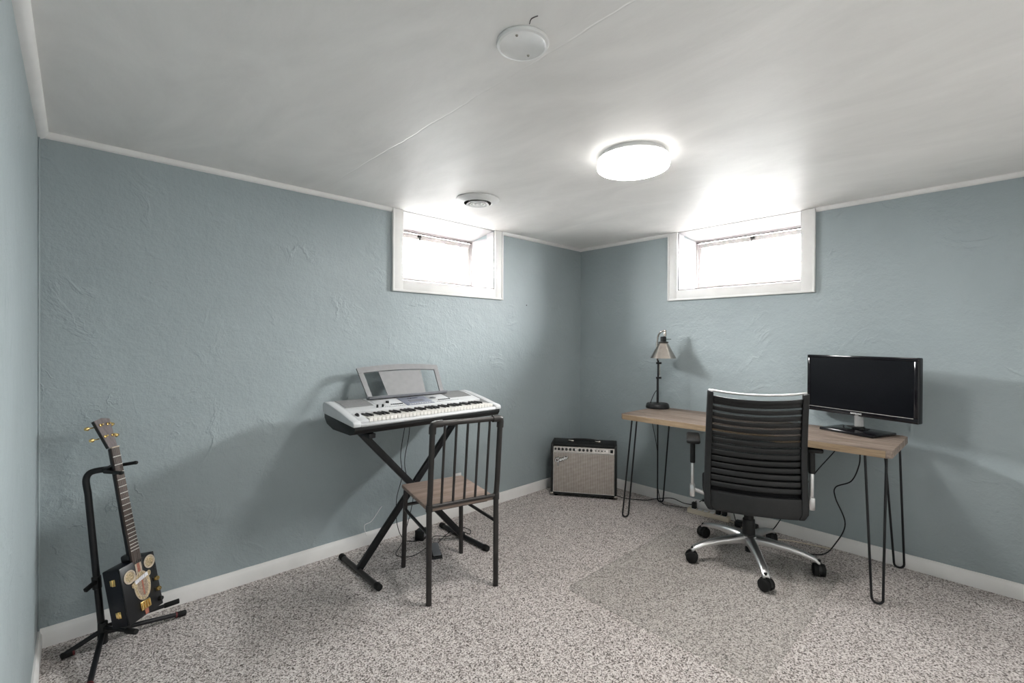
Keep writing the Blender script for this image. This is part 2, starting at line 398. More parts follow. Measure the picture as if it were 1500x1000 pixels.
def text_mesh(name, body, size, mat, parent, M4, extrude=0.0005, shear=0.0):
    cu = bpy.data.curves.new(name, 'FONT'); cu.body = body; cu.size = size; cu.extrude = extrude; cu.shear = shear
    cu.align_x = 'CENTER'; cu.align_y = 'CENTER'
    t = bpy.data.objects.new(name+'_tmp', cu); COL.objects.link(t)
    bpy.context.view_layer.update()
    me = bpy.data.meshes.new_from_object(t.evaluated_get(bpy.context.evaluated_depsgraph_get()))
    bpy.data.objects.remove(t); bpy.data.curves.remove(cu)
    me.name = name; me.materials.clear(); me.materials.append(M[mat])
    o = bpy.data.objects.new(name, me); COL.objects.link(o); o.parent = parent; o.matrix_local = M4
    return o
def frame(o, x, y, z):                               # 4x4 from origin and three axes
    x, y, z = Vector(x).normalized(), Vector(y).normalized(), Vector(z).normalized()
    return Matrix(((x.x, y.x, z.x, o[0]), (x.y, y.y, z.y, o[1]), (x.z, y.z, z.z, o[2]), (0, 0, 0, 1)))

# ------------------------------------------------------------------ room shell
CZ = 2.0745; XL = -3.459; YF = -3.05; TH = 0.30
struct(MB().bx(XL-0.1, TH, YF-0.1, TH, -0.08, 0).build('floor', 'carpet'), 'speckled grey brown carpet over the whole floor')
struct(MB().bx(XL-0.1, 0.0, YF-0.1, 0.0, CZ, CZ+0.12).build('ceiling', 'ceiling'), 'white painted plasterboard ceiling with faint joints')
AX0, AX1, BY0, BY1, ZS = -1.824, -1.044, -1.765, -0.937, 1.630
w = MB()
w.bx(XL-0.1, AX0, 0, TH, 0, CZ+0.12).bx(AX1, TH, 0, TH, 0, CZ+0.12).bx(AX0, AX1, 0, TH, 0, ZS).bx(AX0, AX1, 0, TH, CZ, CZ+0.12)
struct(w.build('wall_back', 'wall_chipped'), 'blue grey trowelled plaster wall behind the keyboard')
w = MB()
w.bx(0, TH, BY1, 0, 0, CZ+0.12).bx(0, TH, YF-0.1, BY0, 0, CZ+0.12).bx(0, TH, BY0, BY1, 0, ZS).bx(0, TH, BY0, BY1, CZ, CZ+0.12)
struct(w.build('wall_right', 'wall'), 'blue grey plaster wall behind the desk')
struct(MB().bx(XL-0.1, XL, YF, 0, 0, CZ).build('wall_left', 'wall'), 'smooth blue grey wall at the left edge')
struct(MB().bx(XL, 0, YF-0.1, YF, 0, CZ).build('wall_front', 'bounce_wall'), 'unseen wall behind the camera, made white to bounce fill light')
# baseboards
def base_prof(h=0.077, t=0.013): return [(0, 0), (t, 0), (t, h*0.72), (t*0.75, h*0.80), (t*0.45, h), (0, h)]
def run(name, a, b, nrm, prof, mat, label):
    a, b, nrm = Vector(a), Vector(b), Vector(nrm); m = MB(); n = len(prof)
    vs = [a+nrm*d+Vector((0, 0, z)) for d, z in prof] + [b+nrm*d+Vector((0, 0, z)) for d, z in prof]
    m.add(vs, [tuple(range(n)), tuple(range(2*n-1, n-1, -1))] + [(i, (i+1) % n, n+(i+1) % n, n+i) for i in range(n)])
    return struct(m.build(name, mat, smooth=50), label)
run('baseboard_back', (XL, 0, 0), (0, 0, 0), (0, -1, 0), base_prof(), 'trim', 'white baseboard under the back wall')
run('baseboard_right', (0, 0, 0), (0, YF, 0), (-1, 0, 0), base_prof(), 'trim', 'white baseboard behind the desk')
run('baseboard_left', (XL, 0, 0), (XL, YF, 0), (1, 0, 0), base_prof(), 'trim', 'white baseboard along the left wall')
def crown(t=0.018, h=0.0245): return [(0, CZ)] + [(t*math.cos(a)*1.0, CZ-h*math.sin(a)) for a in [k*math.pi/2/6 for k in range(7)]]
run('trim_1', (XL, 0, 0), (-1.901, 0, 0), (0, -1, 0), crown(), 'trim', 'thin white moulding between ceiling and back wall, left of the window')
run('trim_2', (-0.969, 0, 0), (0, 0, 0), (0, -1, 0), crown(), 'trim', 'thin white moulding between ceiling and back wall, right of the window')
run('trim_3', (0, 0, 0), (0, -0.868, 0), (-1, 0, 0), crown(), 'trim', 'thin white moulding between the room corner and the desk window')
run('trim_4', (0, -1.843, 0), (0, YF, 0), (-1, 0, 0), crown(), 'trim', 'thin white moulding right of the desk window')
run('trim_5', (XL, 0, 0), (XL, YF, 0), (1, 0, 0), crown(0.030, 0.030), 'trim', 'white moulding along the left wall and ceiling')
struct(MB().bx(XL, XL+0.006, -0.022, 0, 0.077, CZ-0.02).build('trim_6', 'wall', bevel=0.002), 'painted corner strip at the left wall')

# ------------------------------------------------------------------ windows (built facing -Y, opening x in [-w/2, w/2])
def make_window(name, label, width, depth, zt_back, loc, rz, ledge):
    root = bpy.data.objects.new(name, None); COL.objects.link(root); root.location = loc; root.rotation_euler = (0, 0, rz); struct(root, label)
    h = width/2; cw = 0.077; z0 = ZS; zb = z0-cw
    for s in (-1, 1):                                # side casings with a stepped outer bead
        c = MB().bx(s*h, s*(h+cw-0.012), -0.016, 0.0, zb+0.012, CZ-0.001).build('casing', 'trim', root, 0.003)
        MB().bx(s*(h+cw-0.014), s*(h+cw), -0.022, 0.0, zb, CZ-0.001).build('bead', 'trim', c, 0.003)
    c = MB().bx(-h-cw+0.014, h+cw-0.014, -0.0155, 0.0, zb+0.012, z0).build('casing', 'trim', root, 0.003)
    MB().bx(-h-cw+0.014, h+cw-0.014, -0.0215, 0.0, zb, zb+0.014).build('bead', 'trim', c, 0.003)
    # reveal: head board sloping down to the sash, sill, side boards in two pieces each
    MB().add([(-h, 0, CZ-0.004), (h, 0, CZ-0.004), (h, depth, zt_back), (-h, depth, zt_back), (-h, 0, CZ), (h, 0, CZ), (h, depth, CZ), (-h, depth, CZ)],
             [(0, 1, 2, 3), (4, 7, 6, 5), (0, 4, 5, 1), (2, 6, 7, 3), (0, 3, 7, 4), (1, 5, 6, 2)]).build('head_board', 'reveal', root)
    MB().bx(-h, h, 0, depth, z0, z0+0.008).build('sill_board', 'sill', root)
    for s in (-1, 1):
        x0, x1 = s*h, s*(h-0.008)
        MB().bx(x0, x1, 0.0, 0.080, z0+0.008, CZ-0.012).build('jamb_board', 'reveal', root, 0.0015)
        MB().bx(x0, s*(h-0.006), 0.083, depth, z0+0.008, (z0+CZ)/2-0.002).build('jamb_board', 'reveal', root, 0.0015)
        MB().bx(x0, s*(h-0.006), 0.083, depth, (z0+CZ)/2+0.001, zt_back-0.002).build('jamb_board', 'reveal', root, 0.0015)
        MB().bx(x0, s*(h-0.003), 0.0785, 0.0845, z0+0.008, CZ-0.02).build('gap', 'crack', root)
    # fixed frame and hopper sash
    b0, b1 = z0+0.008, zt_back-0.004; y0, y1 = depth-0.002, depth+0.034
    for nm, q in (('frame_rail', (-h, h, b1-0.012, b1+0.03)), ('frame_rail', (-h, h, b0, b0+0.030))):
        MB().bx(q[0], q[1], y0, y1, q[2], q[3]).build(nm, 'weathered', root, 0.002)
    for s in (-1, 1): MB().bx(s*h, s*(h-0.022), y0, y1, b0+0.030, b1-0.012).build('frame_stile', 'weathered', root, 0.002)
    MB().bx(-h+0.01, h-0.01, y0-0.003, y0, b1-0.016, b1-0.010).build('gap', 'crack', root)
    sash = bpy.data.objects.new('sash', None); COL.objects.link(sash); sash.parent = root
    sx, sz0, sz1 = h-0.024, b0+0.032, b1-0.018
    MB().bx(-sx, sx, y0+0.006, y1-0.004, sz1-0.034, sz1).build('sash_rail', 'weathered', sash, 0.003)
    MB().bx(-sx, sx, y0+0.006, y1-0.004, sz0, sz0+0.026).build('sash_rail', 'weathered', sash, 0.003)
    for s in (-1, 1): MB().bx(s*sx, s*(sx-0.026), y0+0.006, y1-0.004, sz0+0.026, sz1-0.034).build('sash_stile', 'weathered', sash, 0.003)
    MB().bx(-sx+0.026, sx-0.026, y0+0.018, y0+0.021, sz0+0.026, sz1-0.034).build('pane', 'glass', sash)
    l = MB().box((ledge, y0+0.0, sz1-0.012), (0.030, 0.008, 0.020)); l.beam((ledge+0.002, y0-0.006, sz1-0.005), (ledge-0.012, y0-0.020, sz1-0.075), 0.010, 0.006)
    l.build('latch', 'gunmetal', sash, 0.001)
    return root
make_window('window_1', 'small basement hopper window above the keyboard', AX1-AX0, 0.264, 2.028, ((AX0+AX1)/2, 0, 0), 0, -0.10)
make_window('window_2', 'small basement hopper window above the desk', BY1-BY0, 0.289, 2.045, (0, (BY0+BY1)/2, 0), -math.pi/2, 0.02)
# corrugated window wells outside
def well(label, loc, rz):
    n = 70; vs = []; fs = []
    for i in range(n+1):
        a = math.pi*i/n
        for j, z in enumerate([1.42 + k*0.0165 for k in range(30)]):
            r = 0.60 + 0.010*math.sin(j*1.25); vs.append((r*math.cos(a)*0.95, 0.33 + r*math.sin(a), z))
    for i in range(n):
        for j in range(29): fs.append((i*30+j, (i+1)*30+j, (i+1)*30+j+1, i*30+j+1))
    t = thing('window_well', label, 'window well', loc, rz)
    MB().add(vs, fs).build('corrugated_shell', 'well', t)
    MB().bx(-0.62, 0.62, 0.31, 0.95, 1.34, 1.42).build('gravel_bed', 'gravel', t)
well('pale corrugated metal window well outside the window above the keyboard', ((AX0+AX1)/2, 0, 0), 0)
well('pale corrugated metal window well outside the window above the desk', (0, (BY0+BY1)/2, 0), -math.pi/2)

# ------------------------------------------------------------------ ceiling fixtures
t = thing('ceiling_light', 'round white flush ceiling light, switched on', 'ceiling light', (-1.545, -1.515, CZ))
MB().lathe([(0, 0), (0.138, 0), (0.138, -0.017), (0.152, -0.019), (0.152, -0.0235), (0, -0.0235)], 64).build('mounting_base', 'white_plastic', t)
df = MB().lathe([(0, -0.0660), (0.142, -0.0655), (0.150, -0.0635), (0.1545, -0.060)], 64).build('diffuser', 'lamp_diffuser', t)
MB().lathe([(0, -0.0237), (0.154, -0.0237), (0.157, -0.030), (0.157, -0.054), (0.1545, -0.060)], 64).build('diffuser_rim', 'lamp_rim', df)
t = thing('ceiling_cover_plate', 'round white blank cover plate with two screws on the ceiling', 'cover plate', (-2.445, -1.732, CZ))
MB().lathe([(0.066, 0), (0.0715, -0.001), (0.0735, -0.006), (0.071, -0.011), (0.064, -0.0125), (0.060, -0.010), (0, -0.010)], 56).build('plate', 'white_plastic', t)
for a in (0.45, 0.45+math.pi):
    sc = MB().lathe([(0, -0.013), (0.003, -0.0125), (0.0042, -0.0100), (0.0042, -0.009)], 14, Matrix.Translation((0.047*math.cos(a), 0.047*math.sin(a), 0))).build('screw', 'nickel', t)
MB().tube(spline([(-0.040, -0.066, -0.001), (-0.050, -0.083, -0.0012), (-0.046, -0.102, -0.001)]), 0.0012, 6).build('ceiling_crack', 'crack', t)  # short ceiling crack beside the plate, laid as a thin dark tube
t = thing('ceiling_vent', 'round white ceiling vent with concentric rings', 'vent', (-1.625, -0.52, CZ))
MB().lathe([(0.085, 0), (0.126, -0.001), (0.129, -0.005), (0.120, -0.012), (0.100, -0.020), (0.084, -0.026), (0.080, -0.022), (0.080, 0)], 56).build('flange', 'white_plastic', t)
MB().lathe([(0, -0.001), (0.0795, -0.001), (0.0795, -0.0235)], 40).build('duct_shade_cup', 'crack', t)  # black cup: shade between the rings is put into its colour
for r in (0.062, 0.043, 0.025):
    MB().lathe([(r-0.007, -0.016), (r+0.002, -0.030), (r+0.005, -0.032), (r-0.003, -0.031), (r-0.010, -0.017), (r-0.007, -0.016)], 40).build('louvre_ring', 'white_plastic', t)
MB().lathe([(0, -0.034), (0.008, -0.033), (0.010, -0.029), (0.006, -0.015), (0, -0.012)], 24).build('centre_knob', 'white_plastic', t)
MB().box((0, 0, -0.014), (0.15, 0.006, 0.006)).box((0, 0, -0.014), (0.006, 0.15, 0.006)).build('cross_bar', 'white_plastic', t)

# ------------------------------------------------------------------ chair mat
m = thing('chair_mat', 'clear vinyl chair mat lying on the carpet under the office chair', 'mat', (-0.955, -1.605, 0))
pl = []
for cx, cy, a0 in ((0.555, 0.415, 0), (-0.555, 0.415, 90), (-0.555, -0.415, 180), (0.555, -0.415, 270)):
    for k in range(5):
        a = math.radians(a0+k*22.5); pl.append((cx+0.04*math.cos(a), cy+0.04*math.sin(a)))
n = len(pl)
MB().add([(x, y, 0.001) for x, y in pl]+[(x, y, 0.0035) for x, y in pl], [tuple(range(n))[::-1], tuple(range(n, 2*n))]+[(i, (i+1) % n, n+(i+1) % n, n+i) for i in range(n)]).build('sheet', 'mat', m)
MB().tube([(x*1.002, y*1.002, 0.0024) for x, y in pl], 0.0022, 6, closed=True).build('rim', 'mat', m)

# ------------------------------------------------------------------ desk
DX0, DX1, DY0, DY1, DZ = -0.622, -0.105, -2.300, -0.837, 0.745
d = thing('desk', 'plank topped wooden desk on black hairpin legs against the right wall', 'desk')
nb = 5; bw = (DX1-DX0)/nb; th = 0.036
for i in range(nb):
    x0, x1 = DX0+i*bw, DX0+(i+1)*bw
    c0 = 0.022 if i == 0 else 0; c1 = 0.022 if i == nb-1 else 0
    g = 0.0008
    poly = [(x0+c0+g, DY1), (x1-c1-g, DY1), (x1-g, DY1-c1), (x1-g, DY0+c1), (x1-c1-g, DY0), (x0+c0+g, DY0), (x0+g, DY0+c0), (x0+g, DY1-c0)]
    pp = []
    for q in poly:
        if not pp or (abs(q[0]-pp[-1][0])+abs(q[1]-pp[-1][1])) > 1e-6: pp.append(q)
    if abs(pp[0][0]-pp[-1][0])+abs(pp[0][1]-pp[-1][1]) < 1e-6: pp.pop()
    k = len(pp)
    MB().add([(x, y, DZ-th) for x, y in pp]+[(x, y, DZ) for x, y in pp], [tuple(range(k)), tuple(range(2*k-1, k-1, -1))]+[(a, (a+1) % k, k+(a+1) % k, k+a) for a in range(k)]).build('plank', 'desk_wood', d, 0.0018, 1)
MB().bx(DX0-0.003, DX0-0.0002, DY0+0.024, DY1-0.024, DZ-th+0.001, DZ-0.002).build('front_edge_band', 'desk_edge', d)
def hairpin(foot, tops):
    f = Vector(foot); a, b = Vector(tops[0]), Vector(tops[1]); r = 0.0055
    da, db = (a-f).normalized(), (b-f).normalized()
    side = (b-a); side.z = 0; side.normalize(); w = 0.022
    pts = [a]
    for k in range(9):
        an = math.pi*k/8
        pts.append(f + Vector((0, 0, w+r*0.5)) - side*w*math.cos(an) - Vector((0, 0, w))*math.sin(an))
    pts.append(b)
    g = MB().tube(pts, r, 10)
    g.box(((a.x+b.x)/2, (a.y+b.y)/2, DZ-th-0.002), (0.05, 0.055, 0.004))
    return g.build('hairpin_leg', 'black_metal', d)
zt = DZ-th-0.002
hairpin((-0.520, -0.823, 0.002), ((-0.575, -0.906, zt), (-0.545, -0.925, zt)))
hairpin((-0.060, -0.835, 0.002), ((-0.165, -0.868, zt), (-0.150, -0.958, zt)))
hairpin((-0.566, -2.242, 0.002), ((-0.565, -2.190, zt), (-0.565, -2.272, zt)))
hairpin((-0.040, -2.258, 0.002), ((-0.160, -2.205, zt), (-0.140, -2.268, zt)))

# ------------------------------------------------------------------ desk lamp
vx = Vector((R.x, R.y, 0))                            # lamp arm lies along this horizontal direction
lp = Vector((-0.178, -0.873, DZ))
lr = math.atan2(vx.y, vx.x)
L = thing('desk_lamp', 'desk lamp with brushed nickel cone shade and black stem', 'lamp', lp, lr)
MB().lathe([(0, 0), (0.084, 0), (0.086, 0.006), (0.080, 0.030), (0.074, 0.036), (0.012, 0.039), (0, 0.039)], 48).build('base', 'black_metal', L)
MB().cyl((0, 0, 0.03), (0, 0, 0.23), 0.0085).build('lower_stem', 'black_metal', L)
MB().cyl((0.003, 0, 0.205), (0.003, 0, 0.355), 0.0065).build('upper_stem', 'black_metal', L)
MB().cyl((0.014, 0, 0.24), (0.014, 0, 0.335), 0.0035).build('spring_rod', 'nickel', L)
for z in (0.225, 0.335):
    MB().cyl((-0.012, 0, z), (0.026, 0, z), 0.008).build('clamp', 'black_plastic', L, 0.001)
cxs = 0.040
SH = Matrix.Translation((cxs, 0, 0))
MB().lathe([(0.091, 0.372), (0.093, 0.3725), (0.032, 0.487), (0.030, 0.487), (0.089, 0.374), (0.091, 0.372)], 48, SH).build('shade', 'nickel', L)
MB().lathe([(0.030, 0.484), (0.037, 0.486), (0.037, 0.493), (0.026, 0.496), (0, 0.496)], 32, SH).build('shade_collar', 'gunmetal', L)
sk = MB().lathe([(0.021, 0.494), (0.021, 0.530), (0.016, 0.534), (0, 0.534)], 24, SH).build('socket', 'black_plastic', L)
MB().cyl((cxs+0.018, 0, 0.513), (cxs+0.058, 0, 0.513), 0.0022).lathe([(0, 0), (0.004, 0.001), (0.004, 0.005), (0, 0.006)], 10, Matrix.Translation((cxs+0.055, 0, 0.510))).build('switch_key', 'gunmetal', sk)
MB().tube(spline([(0.003, 0.012, 0.35), (0.004, 0.045, 0.42), (0.012, 0.045, 0.52), (0.018, 0.02, 0.558), (0.036, 0, 0.575), (0.050, 0, 0.574)]), 0.006, 10).build('gooseneck', 'nickel', L)
MB().lathe([(0, 0.532), (0.010, 0.535), (0.012, 0.555), (0.009, 0.567), (0.012, 0.572), (0.010, 0.582), (0, 0.585)], 18, Matrix.Translation((0.052, 0, 0))).build('finial', 'nickel', L)
MB().lathe([(0, 0.40), (0.02, 0.405), (0.028, 0.43), (0.018, 0.465), (0.013, 0.488)], 20, SH).build('bulb', 'white_plastic', L)
tag(MB().tube(spline([(-0.176, -0.872, 0.885), (-0.190, -0.855, 0.855), (-0.225, -0.848, 0.800), (-0.235, -0.845, 0.757), (-0.215, -0.828, 0.730), (-0.120, -0.800, 0.60), (-0.060, -0.805, 0.40), (-0.045, -0.800, 0.18), (-0.055, -0.82, 0.06), (-0.09, -0.87, 0.008), (-0.07, -0.96, 0.006), (-0.05, -1.05, 0.012), (-0.047, -1.12, 0.030)]), 0.0026, 6).build('lamp_cord', 'cable'), 'thin black cord running from the desk lamp over the desk edge to the floor', 'cord')

# ------------------------------------------------------------------ monitor
mrz = math.atan2(-0.940, -0.342)
mo = thing('monitor', 'widescreen black monitor on a glossy rectangular foot, switched off', 'monitor', (-0.172, -2.091, DZ), mrz)   # local x runs to the viewer's right
zb0, zb1 = 0.088, 0.423
hw = 0.284
MB().bx(-hw, hw, -0.004, 0.036, zb0, zb1).build('housing', 'bezel', mo, 0.006, 3)
MB().bx(-0.16, 0.16, 0.034, 0.052, zb0+0.06, zb1-0.06).build('rear_cover', 'black_plastic', mo, 0.006)
bz = 0.019
for q in ((-hw, hw, zb1-bz, zb1), (-hw, hw, zb0, zb0+bz+0.010)):
    MB().bx(q[0]+0.001, q[1]-0.001, -0.008, -0.003, q[2]+0.001, q[3]-0.001).build('bezel', 'bezel', mo, 0.002)
for s in (-1, 1): MB().bx(s*(hw-0.001), s*(hw-bz), -0.008, -0.003, zb0+bz+0.010, zb1-bz).build('bezel', 'bezel', mo, 0.002)
MB().bx(-hw+bz, hw-bz, -0.0055, -0.003, zb0+bz+0.010, zb1-bz).build('screen', 'screen', mo)
MB().bx(-hw+0.012, hw-0.02, -0.0088, -0.0078, zb0+bz+0.007, zb0+bz+0.0085).build('bezel_line', 'piping', mo)
text_mesh('brand_lettering', 'SAMSUNG', 0.0125, 'white_plastic', mo, frame((-0.005, -0.0083, zb0+0.0135), (1, 0, 0), (0, 0, 1), (0, -1, 0)))
MB().box((-hw+0.012, -0.0083, zb0+0.014), (0.006, 0.001, 0.006)).build('sticker', 'white_plastic', mo)
MB().cyl((0, 0.012, 0.018), (0, 0.012, 0.10), 0.022, n=24).build('neck', 'clear_acrylic', mo)
MB().lathe([(0, 0.018), (0.034, 0.018), (0.032, 0.026), (0.024, 0.030), (0, 0.030)], 28, Matrix.Translation((0, 0.008, 0))).build('neck_collar', 'bezel', mo)
MB().tube(spline([(-0.02, 0.0, 0.028), (-0.035, -0.03, 0.030), (0.0, -0.04, 0.031), (0.03, -0.02, 0.030), (0.02, 0.02, 0.030)]), 0.004, 6).build('cable_loop', 'cable', mo)
MB().bx(-0.132, 0.145, -0.125, 0.085, 0.001, 0.016).build('foot', 'bezel', mo, 0.004, 2)

# ------------------------------------------------------------------ office chair
OC = thing('office_chair', 'black mesh back office swivel chair on a polished five star base', 'office chair', (-0.556, -1.658, 0.0036), math.radians(26-90))   # local +y is the way the chair faces
a0 = -2.6 - (26-90)
hub_z = 0.125
sb = MB().lathe([(0, 0.085), (0.030, 0.087), (0.040, 0.10), (0.043, 0.145), (0.034, 0.150), (0, 0.150)], 28).build('hub', 'chrome', OC)
for k in range(5):
    a = math.radians(a0+72*k); ca, sa = math.cos(a), math.sin(a)
    prof = [(0.025, 0.126, 0.027, 0.042), (0.10, 0.124, 0.025, 0.038), (0.19, 0.115, 0.022, 0.030), (0.27, 0.099, 0.020, 0.025), (0.318, 0.084, 0.019, 0.022), (0.340, 0.068, 0.017, 0.018)]
    vs = []; fs = []
    for (r, z, w, h) in prof:
        for (dw, dh) in ((-1, -0.5), (-1, 0.15), (-0.55, 0.5), (0.55, 0.5), (1, 0.15), (1, -0.5)):
            vs.append((r*ca - dw*w*sa, r*sa + dw*w*ca, z + dh*h))
    for i in range(len(prof)-1):
        for j in range(6): fs.append((i*6+j, i*6+(j+1) % 6, (i+1)*6+(j+1) % 6, (i+1)*6+j))
    fs += [(0, 1, 2, 3, 4, 5), tuple(range((len(prof)-1)*6+5, (len(prof)-1)*6-1, -1))]
    MB().add(vs, fs).build('base_arm', 'chrome', OC, 0.003)
    # caster: hooded twin wheel
    c = Matrix.Translation((0.335*ca, 0.335*sa, 0)) @ Matrix.Rotation(a+0.5+k*1.1, 4, 'Z') @ Matrix.Scale(1.16, 4)
    hood = MB()
    pl = [(0.030*math.cos(q), 0.030+0.030*math.sin(q)) for q in [math.radians(x) for x in range(-25, 206, 21)]]
    hood.prism(pl, -0.006, 0.006, c); ho = hood.cyl(c @ Vector((0.004, 0, 0.045)), c @ Vector((0.004, 0, 0.075)), 0.008).build('caster', 'black_plastic', OC)
    for s in (-1, 1):
        Wm = c @ Matrix.Translation((0, s*0.014, 0.0275)) @ Matrix.Rotation(math.pi/2, 4, 'X')
        MB().lathe([(0, -0.011), (0.020, -0.011), (0.0265, -0.008), (0.0270, 0), (0.0265, 0.008), (0.020, 0.011), (0, 0.011)], 24, Wm).build('wheel', 'rubber', ho)
MB().cyl((0, 0, 0.145), (0, 0, 0.235), 0.034, 0.031, 28).build('gas_lift_cover', 'black_plastic', OC, 0.003)
MB().cyl((0, 0, 0.235), (0, 0, 0.305), 0.025, n=24).build('gas_lift', 'black_plastic', OC)
MB().cyl((0, 0, 0.05), (0, 0, 0.085), 0.018, n=20).build('lift_bottom', 'black_plastic', OC)
MB().bx(-0.10, 0.10, -0.13, 0.12, 0.300, 0.345).build('tilt_mechanism', 'black_metal', OC, 0.01)
lv = MB().tube([(-0.05, 0.02, 0.31), (-0.20, 0.03, 0.30)], 0.005, 8); lv.box((-0.22, 0.03, 0.299), (0.05, 0.025, 0.008)); lv.build('tilt_lever', 'black_plastic', OC)
# seat cushion
vs = []; fs = []; nx, ny = 14, 12
for side in (0, 1):
    for i in range(nx+1):
        for j in range(ny+1):
            u = -1+2*i/nx; v = -1+2*j/ny
            e = (1-u**6)*(1-v**6); z = (0.415+0.035*e**0.4+0.010*u*u) if side else (0.385-0.025*e**0.4)
            if v > 0.6: z -= 0.03*(v-0.6)/0.4
            vs.append((u*0.245*(1-0.06*v*v), v*0.235+0.03, z))
def gi(s, i, j): return s*(nx+1)*(ny+1)+i*(ny+1)+j
for s in (0, 1):
    for i in range(nx):
        for j in range(ny): fs.append((gi(s, i, j), gi(s, i+1, j), gi(s, i+1, j+1), gi(s, i, j+1)))
rim = [(i, 0) for i in range(nx)]+[(nx, j) for j in range(ny)]+[(i, ny) for i in range(nx, 0, -1)]+[(0, j) for j in range(ny, 0, -1)]
for k in range(len(rim)):
    a, b = rim[k], rim[(k+1) % len(rim)]; fs.append((gi(0, *a), gi(0, *b), gi(1, *b), gi(1, *a)))
MB().add(vs, fs).build('seat', 'seat_fabric', OC)
# backrest: surface function, u in [-1,1] across, v in [0,1] up
BH0, BH1 = 0.345, 0.968
def bk(u, v, off=0.0):
    z = BH0 + (BH1-BH0)*v + 0.018*u*u*v
    y = -0.235 + 0.055*math.sin(v*math.pi)*0.6 - 0.075*max(0, v-0.35)**1.3 - 0.055*(1-u*u)*(0.5+0.5*v)
    hwid = 0.243 - 0.014*max(0, v-0.25) - 0.020*max(0, (0.06-v)/0.06)**2
    return Vector((u*hwid, y-off, z))
def bsheet(u0, u1, v0, v1, t, nu=16, nv=4, off=0.0):
    m = MB(); vs = []; fs = []
    for s in (0, 1):
        for i in range(nu+1):
            for j in range(nv+1): vs.append(bk(u0+(u1-u0)*i/nu, v0+(v1-v0)*j/nv, off+(t if s else 0)))
    def g(s, i, j): return s*(nu+1)*(nv+1)+i*(nv+1)+j
    for s in (0, 1):
        for i in range(nu):
            for j in range(nv): fs.append((g(s, i, j), g(s, i+1, j), g(s, i+1, j+1), g(s, i, j+1)))
    rm = [(i, 0) for i in range(nu)]+[(nu, j) for j in range(nv)]+[(i, nv) for i in range(nu, 0, -1)]+[(0, j) for j in range(nv, 0, -1)]
    for k in range(len(rm)):
        a, b = rm[k], rm[(k+1) % len(rm)]; fs.append((g(0, *a), g(0, *b), g(1, *b), g(1, *a)))
    return m.add(vs, fs)
for s in (-1, 1):
    bsheet(s*0.87, s*1.0, 0.0, 1.0, 0.034, 3, 22, -0.010).build('back_post', 'leather', OC, 0.006, 2)
bsheet(-0.88, 0.88, 0.0, 0.16, 0.024, 18, 5, -0.004).build('back_shell', 'leather', OC, 0.005)
bsheet(-0.88, 0.88, 0.16, 0.50, 0.005, 18, 8, -0.012).build('lumbar_pad', 'seat_fabric', OC)
bsheet(-0.88, 0.88, 0.50, 0.925, 0.002, 18, 8, -0.004).build('mesh_panel', 'mesh', OC)
v = 0.195; k = 0
while v < 0.93:
    hgt = 0.037 if v > 0.5 else 0.040
    bsheet(-0.875, 0.875, v, v+hgt, 0.013, 18, 2, 0.0).build('back_slat', 'leather', OC, 0.003, 2, smooth=60)
    v += 0.0540; k += 1
bsheet(-0.88, 0.88, 0.925, 0.965, 0.016, 18, 2, 0.0).build('top_band', 'leather', OC, 0.004)
MB().tube([bk(-0.96+1.92*i/14, 0.985)*1.0 + Vector((0, 0.030*(1-(-1+2*i/14)**2)*0.6, 0.012)) for i in range(15)], 0.0055, 10).build('top_bar', 'chrome', OC)
MB().beam((0, -0.10, 0.325), (0, -0.262, 0.40), 0.09, 0.025).build('back_bracket', 'black_metal', OC, 0.004)
for s in (-1, 1):
    MB().box((s*0.297, -0.005, 0.672), (0.075, 0.235, 0.026)).build('arm_pad', 'black_plastic', OC, 0.011, 3)
    MB().beam((s*0.300, -0.01, 0.660), (s*0.300, -0.02, 0.53), 0.028, 0.052, (1, 0, 0)).build('arm_post', 'black_plastic', OC, 0.006)
    MB().beam((s*0.300, -0.02, 0.55), (s*0.300, -0.022, 0.375), 0.018, 0.036, (1, 0, 0)).build('arm_tube', 'chrome', OC, 0.004)
    a = MB().box((s*0.300, -0.022, 0.370), (0.030, 0.052, 0.070)); a.build('arm_socket', 'chrome', OC, 0.008)
    MB().tube([(s*0.295, -0.022, 0.375), (s*0.24, -0.022, 0.360), (s*0.09, -0.022, 0.350)], 0.012, 8).build('arm_bracket', 'chrome', OC)

# ------------------------------------------------------------------ guitar amplifier (local x to the right, -y to the front)
A0 = Vector((-0.573, -0.161, 0)); A1 = Vector((-0.277, -0.586, 0)); ac = (A0+A1)/2
arz = math.atan2(A1.y-A0.y, A1.x-A0.x)
AM = thing('guitar_amplifier', 'black combo guitar amplifier with silver woven grille in the room corner', 'amplifier', ac, arz)
aw, ah, ad = 0.520, 0.418, 0.235
hx = aw/2
for s in (-1, 1):
    poly = [(s*hx, 0.022), (s*(hx-0.020), 0.022), (s*(hx-0.020), ah-0.012), (s*hx, ah-0.012)]
    m = MB()
    m.add([(s*hx, 0, 0.018), (s*hx, ad, 0.018), (s*hx, ad, ah), (s*hx, 0.030, ah), (s*hx, 0, ah-0.055),
           (s*(hx-0.019), 0, 0.018), (s*(hx-0.019), ad, 0.018), (s*(hx-0.019), ad, ah), (s*(hx-0.019), 0.030, ah), (s*(hx-0.019), 0, ah-0.055)],
          [(0, 1, 2, 3, 4), (9, 8, 7, 6, 5)] + [(i, (i+1) % 5, 5+(i+1) % 5, 5+i) for i in range(5)])
    m.build('side_panel', 'tolex', AM, 0.004)
MB().bx(-hx+0.019, hx-0.019, 0.026, ad, ah-0.019, ah).build('top_panel', 'tolex', AM, 0.003)
MB().bx(-hx+0.019, hx-0.019, 0.0, ad, 0.018, 0.036).build('bottom_panel', 'tolex', AM, 0.003)
